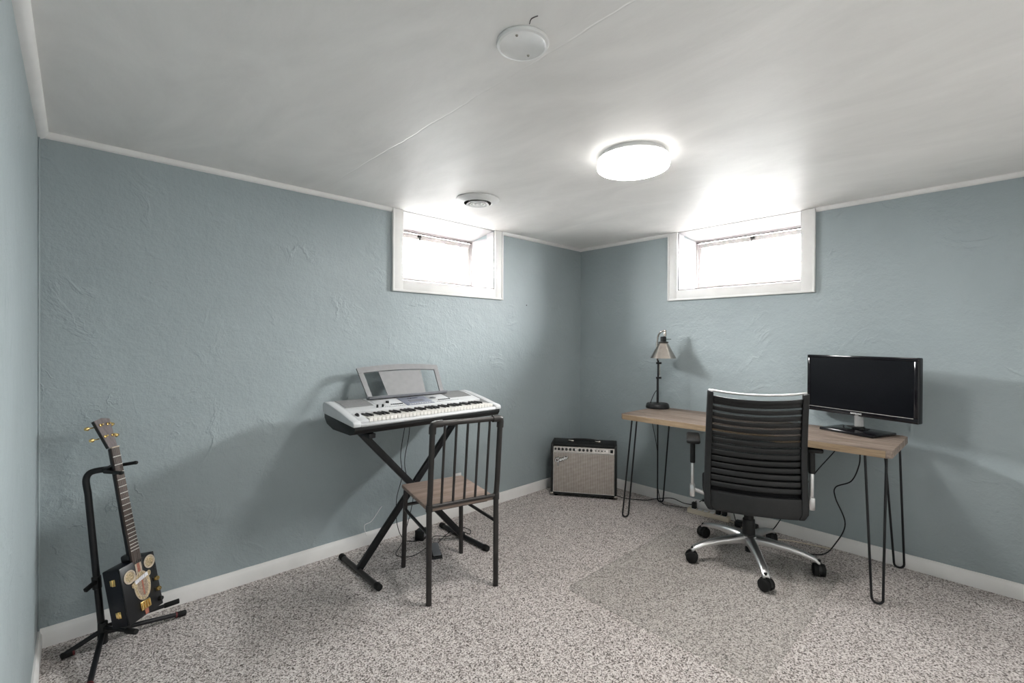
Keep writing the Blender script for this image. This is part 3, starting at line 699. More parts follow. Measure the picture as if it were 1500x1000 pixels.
MB().bx(-hx+0.019, hx-0.019, ad-0.015, ad, 0.036, ah-0.019).build('back_panel', 'tolex', AM)
g = MB().bx(-hx+0.021, hx-0.021, 0.006, 0.014, 0.034, ah-0.066).build('speaker_grille', 'grille', AM, 0.003)
MB().tube([(-hx+0.022, 0.006, 0.036), (hx-0.022, 0.006, 0.036), (hx-0.022, 0.006, ah-0.068), (-hx+0.022, 0.006, ah-0.068)], 0.0028, 6, closed=True).build('grille_piping', 'piping', g)
# sloping control panel
zp0, zp1 = ah-0.062, ah-0.024
nrm = Vector((0, -(zp1-zp0), 0.022)).normalized()
cp = MB(); cp.add([(-hx+0.021, 0.004, zp0), (hx-0.021, 0.004, zp0), (hx-0.021, 0.026, zp1), (-hx+0.021, 0.026, zp1), (-hx+0.021, 0.04, zp0), (hx-0.021, 0.04, zp0), (hx-0.021, 0.05, zp1), (-hx+0.021, 0.05, zp1)],
          [(0, 1, 2, 3), (4, 7, 6, 5), (0, 4, 5, 1), (2, 6, 7, 3), (0, 3, 7, 4), (1, 5, 6, 2)])
pn = cp.build('control_panel', 'amp_panel', AM)
MB().tube([(-hx+0.023, 0.0035, zp0+0.001), (hx-0.023, 0.0035, zp0+0.001)], 0.0022, 6).build('panel_piping', 'piping', pn)
def on_panel(x, t=0.5): return Vector((x, 0.004+0.022*t, zp0+(zp1-zp0)*t))
kx = [-0.195+0.030*i for i in range(5)] + [-0.030+0.030*i for i in range(4)]
for i, x in enumerate(kx):
    p = on_panel(x); k = MB().tube([p, p+nrm*0.006, p+nrm*0.007, p+nrm*0.018], [0.0105, 0.0105, 0.0075, 0.0065], 16).build('knob', 'black_plastic', pn)
for i in range(4):
    p = on_panel(0.095+0.024*i); MB().tube([p, p+nrm*0.004], [0.0065, 0.0055], 12).build('jack', 'gunmetal', pn)
MB().cyl(on_panel(-0.222), on_panel(-0.222)+nrm*0.005, 0.009).build('input_jack', 'black_plastic', pn)
p = on_panel(0.218); MB().box(p+nrm*0.003, (0.020, 0.008, 0.024)).build('power_switch', 'black_plastic', pn, 0.001)
p = on_panel(0.175); MB().box(p+nrm*0.0015, (0.034, 0.004, 0.020), rx=-0.5).build('name_plate', 'piping', pn)
p = on_panel(-0.063); MB().cyl(p, p+nrm*0.004, 0.005).build('indicator_lamp', 'white_plastic', pn)
hd = MB().tube(spline([(-0.115, 0.12, ah+0.008), (-0.08, 0.12, ah+0.017), (0, 0.12, ah+0.020), (0.08, 0.12, ah+0.017), (0.115, 0.12, ah+0.008)]), 0.010, 8).build('carry_handle', 'black_plastic', AM)
for s in (-1, 1): MB().box((s*0.108, 0.12, ah+0.008), (0.048, 0.028, 0.016)).build('handle_bracket', 'nickel', hd, 0.004)
for sx in (-1, 1):
    for yy in (0.012, ad-0.012):
        MB().box((sx*(hx-0.010), yy, 0.024), (0.026, 0.030, 0.020)).build('corner_cap', 'nickel', AM, 0.005)
        MB().cyl((sx*(hx-0.04), yy+(0.02 if yy < 0.1 else -0.02), 0), (sx*(hx-0.04), yy+(0.02 if yy < 0.1 else -0.02), 0.019), 0.014).build('foot', 'rubber', AM)
LG = frame((-hx+0.092, 0.0048, ah-0.118), (math.cos(0.32), 0, math.sin(0.32)), (-math.sin(0.32), 0, math.cos(0.32)), (0, -1, 0))
def ribbon(strokes, r, z, name, mat):
    m = MB()
    for st in strokes: m.tube([LG @ Vector((x*1.22, y*1.22, z)) for x, y in st], r, 6)
    return m.build(name, mat, g)
word = [spline([(x, y, 0) for x, y in st], 4) for st in (
    [(-0.018, 0.014), (-0.040, 0.012), (-0.046, 0.000), (-0.040, -0.004)],               # F top bar with its curl
    [(-0.022, 0.014), (-0.029, -0.008), (-0.040, -0.036)],                                # F stem
    [(-0.040, -0.010), (-0.030, -0.006), (-0.020, -0.007)],                               # F cross bar
    [(-0.018, -0.006), (-0.009, 0.001), (-0.013, 0.005), (-0.018, -0.002), (-0.013, -0.009), (-0.007, -0.006)],
    [(-0.006, 0.003), (-0.008, -0.008), (-0.002, 0.003), (0.002, -0.001), (0.001, -0.008)],
    [(0.012, 0.001), (0.007, 0.003), (0.005, -0.005), (0.010, -0.008), (0.015, 0.002), (0.018, 0.014), (0.014, -0.008)],
    [(0.019, -0.005), (0.027, 0.001), (0.023, 0.005), (0.019, -0.002), (0.023, -0.008), (0.029, -0.005)],
    [(0.031, 0.003), (0.030, -0.008), (0.033, 0.001), (0.039, 0.004)])]
word = [[(p.x, p.y) for p in st] for st in word]
ribbon(word, 0.0068, 0.001, 'logo_outline', 'black_plastic'); ribbon(word, 0.0032, 0.0062, 'logo_script', 'white_plastic')  # black outline behind the white script

# ------------------------------------------------------------------ keyboard (local origin at left front bottom corner)
KX, KY, KZ = -2.378, -0.515, 0.775
KB = thing('electronic_keyboard', 'silver electronic keyboard with grey music rest on an x stand', 'keyboard', (KX, KY, KZ))
kl, kd = 0.950, 0.385
def side_prof(z_lo=0.046):
    return [(0.0, 0.046), (0.0, 0.066), (0.012, 0.074), (0.05, 0.080), (0.16, 0.105), (0.30, 0.130), (kd-0.02, 0.136), (kd, 0.124), (kd, 0.085), (kd-0.03, 0.072)]
def yz(m, prof, x0, x1):
    n = len(prof)
    m.add([(x0, y, z) for y, z in prof]+[(x1, y, z) for y, z in prof], [tuple(range(n)), tuple(range(2*n-1, n-1, -1))]+[(i, (i+1) % n, n+(i+1) % n, n+i) for i in range(n)])
    return m
for x0, x1 in ((0.0, 0.042), (kl-0.042, kl)): yz(MB(), side_prof(), x0, x1).build('end_cheek', 'silver', KB, 0.005, 2)
yz(MB(), [(0.018, 0.010), (0.004, 0.030), (0.004, 0.048), (kd-0.005, 0.090), (kd-0.005, 0.050), (kd-0.04, 0.020), (kd-0.12, 0.0), (0.06, 0.0)], 0.008, kl-0.008).build('bottom_case', 'black_plastic', KB, 0.003)
yz(MB(), [(0.004, 0.044), (0.000, 0.052), (0.004, 0.061), (0.020, 0.064), (0.024, 0.056), (0.024, 0.044)], 0.042, kl-0.042).build('front_rail', 'silver', KB, 0.002)
yz(MB(), [(0.155, 0.070), (0.155, 0.0985), (0.300, 0.1275), (kd-0.02, 0.1335), (kd-0.002, 0.122), (kd-0.002, 0.085)], 0.042, kl-0.042).build('top_panel', 'silver', KB, 0.002)
yz(MB(), [(0.02, 0.044), (0.02, 0.060), (0.155, 0.066), (0.155, 0.044)], 0.042, kl-0.042).build('key_bed', 'black_plastic', KB)
yz(MB(), [(0.024, 0.046), (0.024, 0.074), (0.155, 0.096), (0.155, 0.060)], 0.042, 0.092).build('wheel_block', 'silver', KB, 0.002)
MB().lathe([(0, -0.006), (0.018, -0.006), (0.020, 0), (0.018, 0.006), (0, 0.006)], 24, Matrix.Translation((0.066, 0.105, 0.080)) @ Matrix.Rotation(math.pi/2, 4, 'Y')).build('pitch_wheel', 'black_plastic', KB)
# keys: 36 white and 25 black
kx0 = 0.094; kw = (kl-0.044-kx0)/36
wk = MB().bx(0.0011, kw-0.0011, 0.0, 0.135, 0.0, 0.018).build('white_key', 'white_key', KB, 0.0012, 1)
bkx = MB(); bkx.add([(0, 0, 0), (0.0105, 0, 0), (0.0105, 0.085, 0), (0, 0.085, 0), (0.001, 0.006, 0.010), (0.0095, 0.006, 0.010), (0.0095, 0.085, 0.010), (0.001, 0.085, 0.010)],
                    [(3, 2, 1, 0), (4, 5, 6, 7), (0, 1, 5, 4), (1, 2, 6, 5), (2, 3, 7, 6), (3, 0, 4, 7)])
bk0 = bkx.build('black_key', 'black_key', KB, 0.0008, 1)
firstb = True
for i in range(36):
    loc = (kx0+i*kw, 0.026, 0.062)
    if i == 0: wk.location = loc
    else: dup(wk, KB, loc)
    if i % 7 in (0, 1, 3, 4, 5) and i < 35:
        loc = (kx0+(i+1)*kw-0.00525, 0.076, 0.0795)
        if firstb: bk0.location = loc; firstb = False
        else: dup(bk0, KB, loc)
# control surface: on the sloping top panel
def tp(x, y, lift=0.0):
    z = 0.0985+(y-0.155)/0.145*0.029 if y < 0.30 else 0.1275+(y-0.30)/(kd-0.32)*0.006
    return Vector((x, y, z+lift))
def patch(m, x0, x1, y0, y1, h, sk=0.0):
    a, b, c, e = tp(x0, y0, 0.0002), tp(x1, y0, 0.0002), tp(x1+sk, y1, 0.0002), tp(x0+sk, y1, 0.0002)
    up = Vector((0, -0.19, 0.98))*h
    return m.add([a, b, c, e, a+up, b+up, c+up, e+up], [(3, 2, 1, 0), (4, 5, 6, 7), (0, 1, 5, 4), (1, 2, 6, 5), (2, 3, 7, 6), (3, 0, 4, 7)])
for x0, x1 in ((0.055, 0.215), (kl-0.235, kl-0.060)):
    patch(MB(), x0, x1, 0.222, 0.299, 0.0016).add([tp(x0, 0.2995), tp(x1, 0.2995), tp(x1, kd-0.022), tp(x0, kd-0.022)]+[tp(x0, 0.2995, 0.0018), tp(x1, 0.2995, 0.0018), tp(x1, kd-0.022, 0.0018), tp(x0, kd-0.022, 0.0018)], [(0, 1, 2, 3), (4, 5, 6, 7), (0, 1, 5, 4), (1, 2, 6, 5), (2, 3, 7, 6), (3, 0, 4, 7)]).build('speaker_grille', 'grille_grey', KB)
patch(MB(), 0.395, 0.575, 0.165, 0.298, 0.0022).build('display_panel', 'lcd', KB, 0.001)
patch(MB(), 0.440, 0.535, 0.215, 0.245, 0.0032).build('display', 'silver_dark', KB)
patch(MB(), 0.230, 0.385, 0.215, 0.298, 0.0020).build('left_control_plate', 'silver', KB, 0.0008)
patch(MB(), 0.585, 0.705, 0.215, 0.298, 0.0020).build('right_control_plate', 'silver', KB, 0.0008)
text_mesh('maker_lettering', 'YAMAHA', 0.016, 'black_plastic', KB, frame(tp(0.487, 0.272, 0.0030), (1, 0, 0), (0, 0.98, 0.196), (0, -0.196, 0.98)))
for x in (0.218, 0.250): MB().cyl(tp(x, 0.185), tp(x, 0.185, 0.016), 0.006, 0.005).build('knob', 'black_plastic', KB)
MB().cyl(tp(0.305, 0.238), tp(0.305, 0.238, 0.012), 0.010, 0.009).build('volume_knob', 'black_plastic', KB)
dl = MB().cyl(tp(0.610, 0.245), tp(0.610, 0.245, 0.006), 0.020, 0.019, 28).build('data_dial', 'silver_dark', KB)
MB().tube([tp(0.610+0.021*math.cos(a), 0.245+0.021*math.sin(a), 0.003) for a in [k*math.pi/12 for k in range(24)]], 0.002, 6, closed=True).build('dial_ring', 'chrome', dl)
bt = MB(); bd = MB()
for i in range(12): patch(bt, 0.250+i*0.0115, 0.258+i*0.0115, 0.175, 0.182, 0.003)
for i in range(14): patch(bt, 0.600+i*0.0115, 0.608+i*0.0115, 0.175, 0.182, 0.003)
for i in range(10): patch(bt, 0.410+i*0.0160, 0.421+i*0.0160, 0.172, 0.180, 0.0045)
for i in range(6): patch(bd, 0.310+i*0.0130, 0.319+i*0.0130, 0.203, 0.210, 0.003); patch(bd, 0.625+i*0.0150, 0.635+i*0.0150, 0.203, 0.210, 0.003)
bt.build('light_buttons', 'silver', KB)['kind'] = 'stuff'; bd.build('dark_buttons', 'black_plastic', KB)['kind'] = 'stuff'
# music rest
MR = bpy.data.objects.new('music_rest', None); COL.objects.link(MR); MR.parent = KB
mb, mt = Vector((0.490, 0.330, 0.133)), Vector((0.490, 0.440, 0.300))
def mr(u, v, off=0.0):                                # u -1..1, v 0..1 on the leaning plane
    hw_ = 0.258+0.020*v
    top = 0.018*(1-u*u)*v
    p = mb.lerp(mt, v); nn = Vector((0, -(mt.z-mb.z), mt.y-mb.y)).normalized(); d = (mt-mb).normalized()
    return p + Vector((u*hw_, 0, 0)) + d*top + nn*off
def mslab(poly, t, name, mat):
    n = len(poly)
    vs = [mr(u, v, t) for u, v in poly]+[mr(u, v, 0) for u, v in poly]
    return MB().add(vs, [tuple(range(n)), tuple(range(2*n-1, n-1, -1))]+[(i, (i+1) % n, n+(i+1) % n, n+i) for i in range(n)]).build(name, mat, MR, 0.001, 1)
arch = [(-1+2*i/20) for i in range(21)]
mslab([(u, 1.0) for u in arch]+[(u, 0.82) for u in reversed(arch)], 0.010, 'top_bar', 'grey_rest')
for s in (-1, 1): mslab([(s*1.0, 0.05), (s*1.0, 0.82), (s*0.885, 0.82), (s*0.885, 0.05)], 0.010, 'side_bar', 'grey_rest')
mslab([(-0.50, 0.05), (0.50, 0.05), (0.53, 0.82), (-0.53, 0.82)], 0.004, 'centre_panel', 'grey_rest')
yz(MB(), [(0.318, 0.130), (0.298, 0.136), (0.294, 0.150), (0.300, 0.151), (0.306, 0.143), (0.338, 0.146), (0.338, 0.130)], 0.228, 0.755).build('ledge', 'silver_dark', MR, 0.001)

# ------------------------------------------------------------------ keyboard stand
KS = thing('keyboard_stand', 'black folding x frame keyboard stand under the keyboard', 'keyboard stand')
yb = -0.30; xl, xr = -2.250, -1.578
for x, y0, y1 in ((xl, -0.085, -0.532), (xr, -0.095, -0.566)):
    ft = MB().cyl((x, y0, 0.0165), (x, y1, 0.0165), 0.0145, n=18).build('foot_bar', 'gunmetal' if x == xl else 'black_metal', KS)
    for yy, sg in ((y0, 1), (y1, -1)): MB().cyl((x, yy-sg*0.030, 0.0172), (x, yy+sg*0.006, 0.0172), 0.0172, n=18).build('end_cap', 'rubber', ft, 0.003)
MB().beam((xl, yb, 0.020), (-1.600, yb, 0.765), 0.024, 0.036, (0, 1, 0)).build('cross_bar', 'black_metal', KS, 0.003)
MB().beam((xr, yb-0.026, 0.020), (-2.262, yb-0.026, 0.765), 0.024, 0.036, (0, 1, 0)).build('cross_bar', 'black_metal', KS, 0.003)
for x in (-1.600, -2.262): MB().bx(x-0.018, x+0.018, -0.480, -0.150, 0.750, 0.775).build('support_arm', 'black_metal', KS, 0.004)
pv = MB().cyl((-1.921, yb-0.050, 0.392), (-1.921, yb+0.030, 0.392), 0.014).build('pivot_bolt', 'gunmetal', KS)
MB().cyl((-2.205, yb-0.050, 0.735), (-2.205, yb-0.010, 0.735), 0.019, n=20).build('height_knob', 'black_plastic', KS, 0.003)

# ------------------------------------------------------------------ dining chair
CH = thing('dining_chair', 'dark metal pipe frame chair with a wooden seat at the keyboard', 'chair', (-1.9645, -0.8445, 0), math.radians(-13))
hw_ = 0.178; top_z = 0.858; bkk = -0.045
for s in (-1, 1):
    MB().tube([(s*hw_, 0, 0), (s*hw_, 0.0, 0.30), (s*hw_*1.0, 0.0, 0.455), (s*hw_*1.0, -0.012, 0.53), (s*hw_*1.0, bkk+0.004, top_z-0.02)], 0.0135, 16).build('back_post', 'gunmetal', CH)
    MB().tube([(s*hw_, bkk+0.006, top_z-0.045), (s*hw_, bkk+0.003, top_z-0.016), (s*(hw_-0.003), bkk, top_z-0.003), (s*(hw_-0.016), bkk, top_z), (s*(hw_-0.046), bkk, top_z)], 0.0175, 16).build('elbow_fitting', 'gunmetal', CH)
    MB().cyl((s*hw_, 0, 0.440), (s*hw_, 0, 0.470), 0.0165, n=16).build('collar', 'gunmetal', CH)
    MB().tube([(s*(hw_-0.006), 0.417, 0), (s*(hw_-0.014), 0.405, 0.425)], 0.0125, 14).build('front_leg', 'gunmetal', CH)
    MB().cyl((s*(hw_-0.012), 0.405, 0.320), (s*hw_, 0.0, 0.328), 0.0085, n=10).build('side_stretcher', 'gunmetal', CH)
MB().cyl((-hw_+0.012, 0.405, 0.345), (hw_-0.012, 0.405, 0.345), 0.0085, n=10).build('front_stretcher', 'gunmetal', CH)
MB().cyl((-hw_+0.03, bkk, top_z), (hw_-0.03, bkk, top_z), 0.0125, n=16).build('top_rail', 'gunmetal', CH)
MB().cyl((-hw_, -0.002, 0.462), (hw_, -0.002, 0.462), 0.0095, n=14).build('lower_rail', 'gunmetal', CH)
for i in range(5):
    x = -0.118+0.059*i
    MB().cyl((x, -0.002, 0.462), (x, bkk, top_z-0.004), 0.0062, n=10).build('spindle', 'gunmetal', CH)
MB().bx(-0.180, 0.180, 0.012, 0.432, 0.432, 0.452).build('seat', 'seat_wood', CH, 0.006, 2)
MB().bx(-0.150, 0.150, 0.04, 0.40, 0.420, 0.4315).build('seat_frame', 'gunmetal', CH, 0.002)

# ------------------------------------------------------------------ things on the floor by the keyboard
P = thing('sustain_pedal', 'grey black sustain pedal on the carpet behind the chair leg', 'pedal', (-1.828, -0.40, 0), math.radians(-25))
MB().add([(-0.032, -0.055, 0), (0.032, -0.055, 0), (0.024, 0.075, 0), (-0.024, 0.075, 0), (-0.030, -0.050, 0.016), (0.030, -0.050, 0.016), (0.020, 0.070, 0.042), (-0.020, 0.070, 0.042)],
         [(3, 2, 1, 0), (4, 5, 6, 7), (0, 1, 5, 4), (1, 2, 6, 5), (2, 3, 7, 6), (3, 0, 4, 7)]).build('housing', 'black_plastic', P, 0.003)
MB().beam((0, -0.058, 0.024), (0, 0.055, 0.046), 0.044, 0.008).build('treadle', 'silver_dark', P, 0.003)
Q = thing('power_adapter', 'black boxy power adapter on the carpet by the baseboard', 'power adapter', (-1.77, -0.155, 0), 0.5)
MB().bx(-0.036, 0.036, -0.028, 0.028, 0, 0.062).build('body', 'black_plastic', Q, 0.006)
MB().box((0, -0.0285, 0.034), (0.040, 0.001, 0.026)).build('rating_label', 'silver_dark', Q)
tag(MB().tube(spline([(-1.905, -0.20, 0.785), (-1.903, -0.17, 0.70), (-1.915, -0.15, 0.55), (-1.905, -0.15, 0.42), (-1.93, -0.13, 0.28), (-1.92, -0.12, 0.12), (-1.88, -0.14, 0.02), (-1.80, -0.18, 0.008), (-1.77, -0.17, 0.02)]), 0.0022, 6).build('adapter_cord', 'cable'), 'thin black adapter cord hanging from the keyboard, straighter of the two', 'cord')
tag(MB().tube(spline([(-1.885, -0.21, 0.785), (-1.878, -0.18, 0.66), (-1.893, -0.16, 0.52), (-1.880, -0.16, 0.42), (-1.82, -0.14, 0.28), (-1.90, -0.16, 0.04), (-2.00, -0.25, 0.006), (-1.94, -0.33, 0.006), (-1.80, -0.28, 0.006), (-1.72, -0.22, 0.02), (-1.64, -0.26, 0.012), (-1.58, -0.30, 0.040), (-1.52, -0.32, 0.010), (-1.47, -0.26, 0.006), (-1.50, -0.18, 0.006), (-1.62, -0.22, 0.008), (-1.76, -0.30, 0.006), (-1.80, -0.325, 0.020)]), 0.0022, 6).build('pedal_cord', 'cable'), 'thin black pedal cord looping over the carpet beneath the chair', 'cord')
tag(MB().tube(spline([(-2.07, -0.020, 0.060), (-2.075, -0.004, 0.12), (-2.03, -0.004, 0.135), (-1.98, -0.004, 0.19), (-1.96, -0.004, 0.21)]), 0.0016, 6).build('white_wire', 'white_plastic'), 'short white wire on the wall above the baseboard behind the keyboard stand', 'wire')
W = thing('wall_outlet', 'white outlet plate low on the wall behind the chair', 'outlet', (-1.385, 0, 0.245))
MB().bx(-0.036, 0.036, -0.007, 0, -0.058, 0.058).build('cover_plate', 'white_plastic', W, 0.003)
for z in (-0.02, 0.02): MB().box((0, -0.0075, z), (0.030, 0.003, 0.026)).build('socket', 'ivory', W, 0.004)
tag(MB().tube([(-0.70, 0.004, 1.527), (-0.70, -0.004, 1.527), (-0.70, -0.0055, 1.527)], [0.0022, 0.0022, 0.005], 10).build('nail', 'crack'), 'small dark nail head in the back wall right of the window', 'nail')

# ------------------------------------------------------------------ cords and power strip under the desk
PS = thing('power_strip', 'ivory power strip on the carpet along the baseboard under the desk', 'power strip', (-0.075, -1.215, 0), math.radians(-86))
MB().bx(-0.145, 0.145, -0.024, 0.024, 0, 0.034).build('body', 'ivory', PS, 0.006)
for i in range(6): MB().box((-0.10+0.042*i, 0, 0.0345), (0.030, 0.032, 0.002)).build('socket', 'white_plastic', PS, 0.0008)
for x, h in ((-0.10, 0.045), (0.068, 0.050), (0.11, 0.040)): MB().box((x, 0, 0.035+h/2), (0.030, 0.032, h)).build('plug', 'black_plastic', PS, 0.005)
BA = thing('laptop_adapter', 'black rectangular power brick lying behind the office chair', 'power adapter', (-0.085, -1.475, 0), math.radians(-84))
MB().bx(-0.068, 0.068, -0.030, 0.030, 0, 0.036).build('body', 'black_plastic', BA, 0.006)
def cord(name, pts, label, mat='cable', r=0.0028):
    return tag(MB().tube(spline(pts), r, 6).build(name, mat), label, 'cord')
cord('amplifier_cord', [(-0.27, -0.55, 0.035), (-0.20, -0.62, 0.008), (-0.115, -0.74, 0.006), (-0.085, -0.82, 0.030), (-0.045, -0.92, 0.050), (-0.050, -1.02, 0.040), (-0.060, -1.10, 0.055), (-0.062, -1.12, 0.085)], 'black cord running along the baseboard from the amplifier to the power strip', r=0.0034)
cord('monitor_power_cord', [(-0.135, -2.02, 0.765), (-0.075, -2.00, 0.745), (-0.060, -1.985, 0.64), (-0.055, -1.87, 0.46), (-0.060, -1.78, 0.30), (-0.06, -1.70, 0.16), (-0.10, -1.63, 0.03), (-0.12, -1.56, 0.012), (-0.10, -1.54, 0.016)], 'thin black cord dropping steeply from the desk behind the office chair arm')
cord('monitor_video_cord', [(-0.16, -2.13, 0.765), (-0.088, -2.14, 0.748), (-0.090, -2.138, 0.698), (-0.22, -2.115, 0.68), (-0.23, -2.11, 0.58), (-0.15, -2.06, 0.46), (-0.12, -1.98, 0.40), (-0.10, -1.975, 0.33), (-0.085, -2.02, 0.19), (-0.11, -1.98, 0.07), (-0.19, -1.93, 0.012), (-0.23, -1.80, 0.006), (-0.16, -1.68, 0.006), (-0.09, -1.62, 0.006), (-0.10, -1.56, 0.012)], 'looping black cord hanging from the right end of the desk', r=0.0034)
cord('white_extension_cord', [(-0.075, -1.345, 0.018), (-0.10, -1.43, 0.008), (-0.16, -1.52, 0.006), (-0.18, -1.62, 0.006), (-0.10, -1.75, 0.006), (-0.05, -1.95, 0.006)], 'pale cord leaving the end of the power strip', 'ivory', 0.0040)
cord('brick_cord', [(-0.075, -1.405, 0.018), (-0.05, -1.36, 0.10), (-0.045, -1.27, 0.12), (-0.055, -1.17, 0.10), (-0.066, -1.145, 0.085)], 'short black cord arching over the ivory power strip')

# ------------------------------------------------------------------ guitar stand
GS = thing('guitar_stand', 'black tubular tripod guitar stand in the left corner', 'guitar stand')
bc = Vector((-3.268, -0.158, 0.0))
up_pts = [bc+Vector((0, 0, 0.035)), Vector((-3.288, -0.140, 0.30)), Vector((-3.312, -0.122, 0.62)), Vector((-3.318, -0.117, 0.672)), Vector((-3.310, -0.119, 0.698)), Vector((-3.290, -0.123, 0.708)), Vector((-3.245, -0.130, 0.710))]
MB().tube([up_pts[0], up_pts[1], up_pts[2]]+spline(up_pts[2:], 5)[1:], 0.0120, 14).build('upright', 'black_metal', GS)
for end, hz_ in ((Vector((-3.390, -0.155, 0.0)), 0.065), (Vector((-2.985, -0.128, 0)), 0.055), (Vector((-3.318, -0.470, 0)), 0.055)):
    d_ = (end-bc).normalized()
    lg = MB().tube([bc+d_*0.005+Vector((0, 0, hz_)), end+Vector((0, 0, 0.012))], 0.0095, 12).build('leg', 'black_metal', GS)
    MB().tube([end-d_*0.035+Vector((0, 0, 0.0165)), end+Vector((0, 0, 0.0125))], 0.0122, 12).build('rubber_foot', 'rubber', lg, 0.003)
    MB().tube([end-d_*0.040+Vector((0, 0, 0.017)), end-d_*0.034+Vector((0, 0, 0.0163))], 0.0126, 12).build('red_band', 'dark_red', lg)
MB().cyl(bc+Vector((0, 0, 0.012)), bc+Vector((0, 0, 0.10)), 0.0165, n=16).build('leg_hub', 'black_plastic', GS, 0.003)
MB().cyl(Vector((-3.284, -0.144, 0.235)), Vector((-3.288, -0.140, 0.285)), 0.0155, n=16).build('clutch_collar', 'black_plastic', GS, 0.003)
MB().beam((-3.288, -0.150, 0.268), (-3.322, -0.178, 0.252), 0.014, 0.016).build('clutch_lever', 'black_plastic', GS, 0.003)
for end in (Vector((-3.018, -0.158, 0.088)), Vector((-3.176, -0.318, 0.094))):
    ar = MB().tube([bc+Vector((0, 0, 0.078)), end], 0.0078, 12).build('cradle_arm', 'black_metal', GS)
    d_ = (end-bc-Vector((0, 0, 0.078))).normalized()
    MB().tube([end-d_*0.05, end+d_*0.004], 0.0105, 12).build('arm_sleeve', 'rubber', ar, 0.002)
# neck yoke: two prongs either side of the neck
yk = MB().beam((-3.262, -0.127, 0.710), (-3.240, -0.142, 0.711), 0.040, 0.018).build('yoke', 'black_plastic', GS, 0.003)
for a, b in (((-3.246, -0.106, 0.713), (-3.166, -0.166, 0.728)), ((-3.262, -0.158, 0.706), (-3.214, -0.212, 0.704))):
    MB().tube([Vector((-3.247, -0.135, 0.711)), Vector(a), Vector(b)], 0.0072, 10).build('yoke_prong', 'black_plastic', yk)
    MB().lathe([(0, -0.008), (0.007, -0.006), (0.0095, 0), (0.007, 0.006), (0, 0.008)], 14, Matrix.Translation(b)).build('prong_tip', 'rubber', yk)

# ------------------------------------------------------------------ cigar box guitar (local x across, z up the neck, -y towards its face)
th_, al_ = 0.764, 0.201
u_ = Vector((math.cos(th_), math.sin(th_), 0)); n_ = Vector((math.sin(th_), -math.cos(th_), 0))
w_ = Vector((0, 0, 1))*math.cos(al_) - n_*math.sin(al_); nn_ = n_*math.cos(al_) + Vector((0, 0, 1))*math.sin(al_)
GT = thing('cigar_box_guitar', 'black cigar box guitar with gold fittings leaning on its stand', 'guitar')
GT.matrix_world = frame((-3.195, -0.302, 0.115), u_, -nn_, w_)
gw, gh, gd = 0.164, 0.227, 0.070
MB().bx(0, gw, 0.0022, gd, 0, gh).build('box', 'guitar_side', GT, 0.004, 2)
MB().bx(0.0, gw, -0.004, 0.002, 0, gh).build('lid', 'guitar_black', GT, 0.003, 2)
for z in (0.050, 0.178):
    hg = MB().box((-0.001, 0.026, z), (0.003, 0.010, 0.026)).box((-0.001, 0.038, z), (0.003, 0.010, 0.022)); hg.cyl((-0.002, 0.032, z-0.013), (-0.002, 0.032, z+0.013), 0.003, n=10); hg.build('hinge', 'gold', GT, 0.001)
mid = gw/2; nk = 0.469; fw0, fw1 = 0.041, 0.034
MB().add([(mid-fw0/2, 0.004, gh-0.004), (mid+fw0/2, 0.004, gh-0.004), (mid+fw1/2, 0.004, gh+nk), (mid-fw1/2, 0.004, gh+nk),
          (mid-fw0/2+0.007, 0.026, gh-0.004), (mid+fw0/2-0.007, 0.026, gh-0.004), (mid+fw1/2-0.007, 0.022, gh+nk), (mid-fw1/2+0.007, 0.022, gh+nk)],
         [(0, 1, 2, 3), (4, 7, 6, 5), (0, 4, 5, 1), (2, 6, 7, 3), (0, 3, 7, 4), (1, 5, 6, 2)]).build('neck', 'guitar_black', GT, 0.003, 2)
MB().bx(mid-0.019, mid+0.019, 0.006, 0.050, gh, gh+0.030).build('neck_heel', 'guitar_black', GT, 0.008, 2)
fb = MB().add([(mid-fw0/2, -0.004, gh-0.012), (mid+fw0/2, -0.004, gh-0.012), (mid+fw1/2, -0.004, gh+nk), (mid-fw1/2, -0.004, gh+nk),
          (mid-fw0/2, 0.004, gh-0.012), (mid+fw0/2, 0.004, gh-0.012), (mid+fw1/2, 0.004, gh+nk), (mid-fw1/2, 0.004, gh+nk)],
         [(0, 1, 2, 3), (4, 7, 6, 5), (0, 4, 5, 1), (2, 6, 7, 3), (0, 3, 7, 4), (1, 5, 6, 2)]).build('fretboard', 'fretboard', GT)
scale_len = 0.64
for i in range(1, 20):
    z = gh+nk - scale_len*(1-2**(-i/12))
    if z < gh-0.008: break
    MB().tube([(mid-fw0/2+0.0015, -0.0042, z), (mid+fw0/2-0.0015, -0.0042, z)] if z < gh+0.25 else [(mid-fw1/2-0.0012, -0.0042, z), (mid+fw1/2+0.0012, -0.0042, z)], 0.0016, 6).build('fret', 'piping', fb)
MB().bx(mid-fw1/2, mid+fw1/2, -0.007, 0.003, gh+nk, gh+nk+0.005).build('nut', 'cream', GT, 0.001)
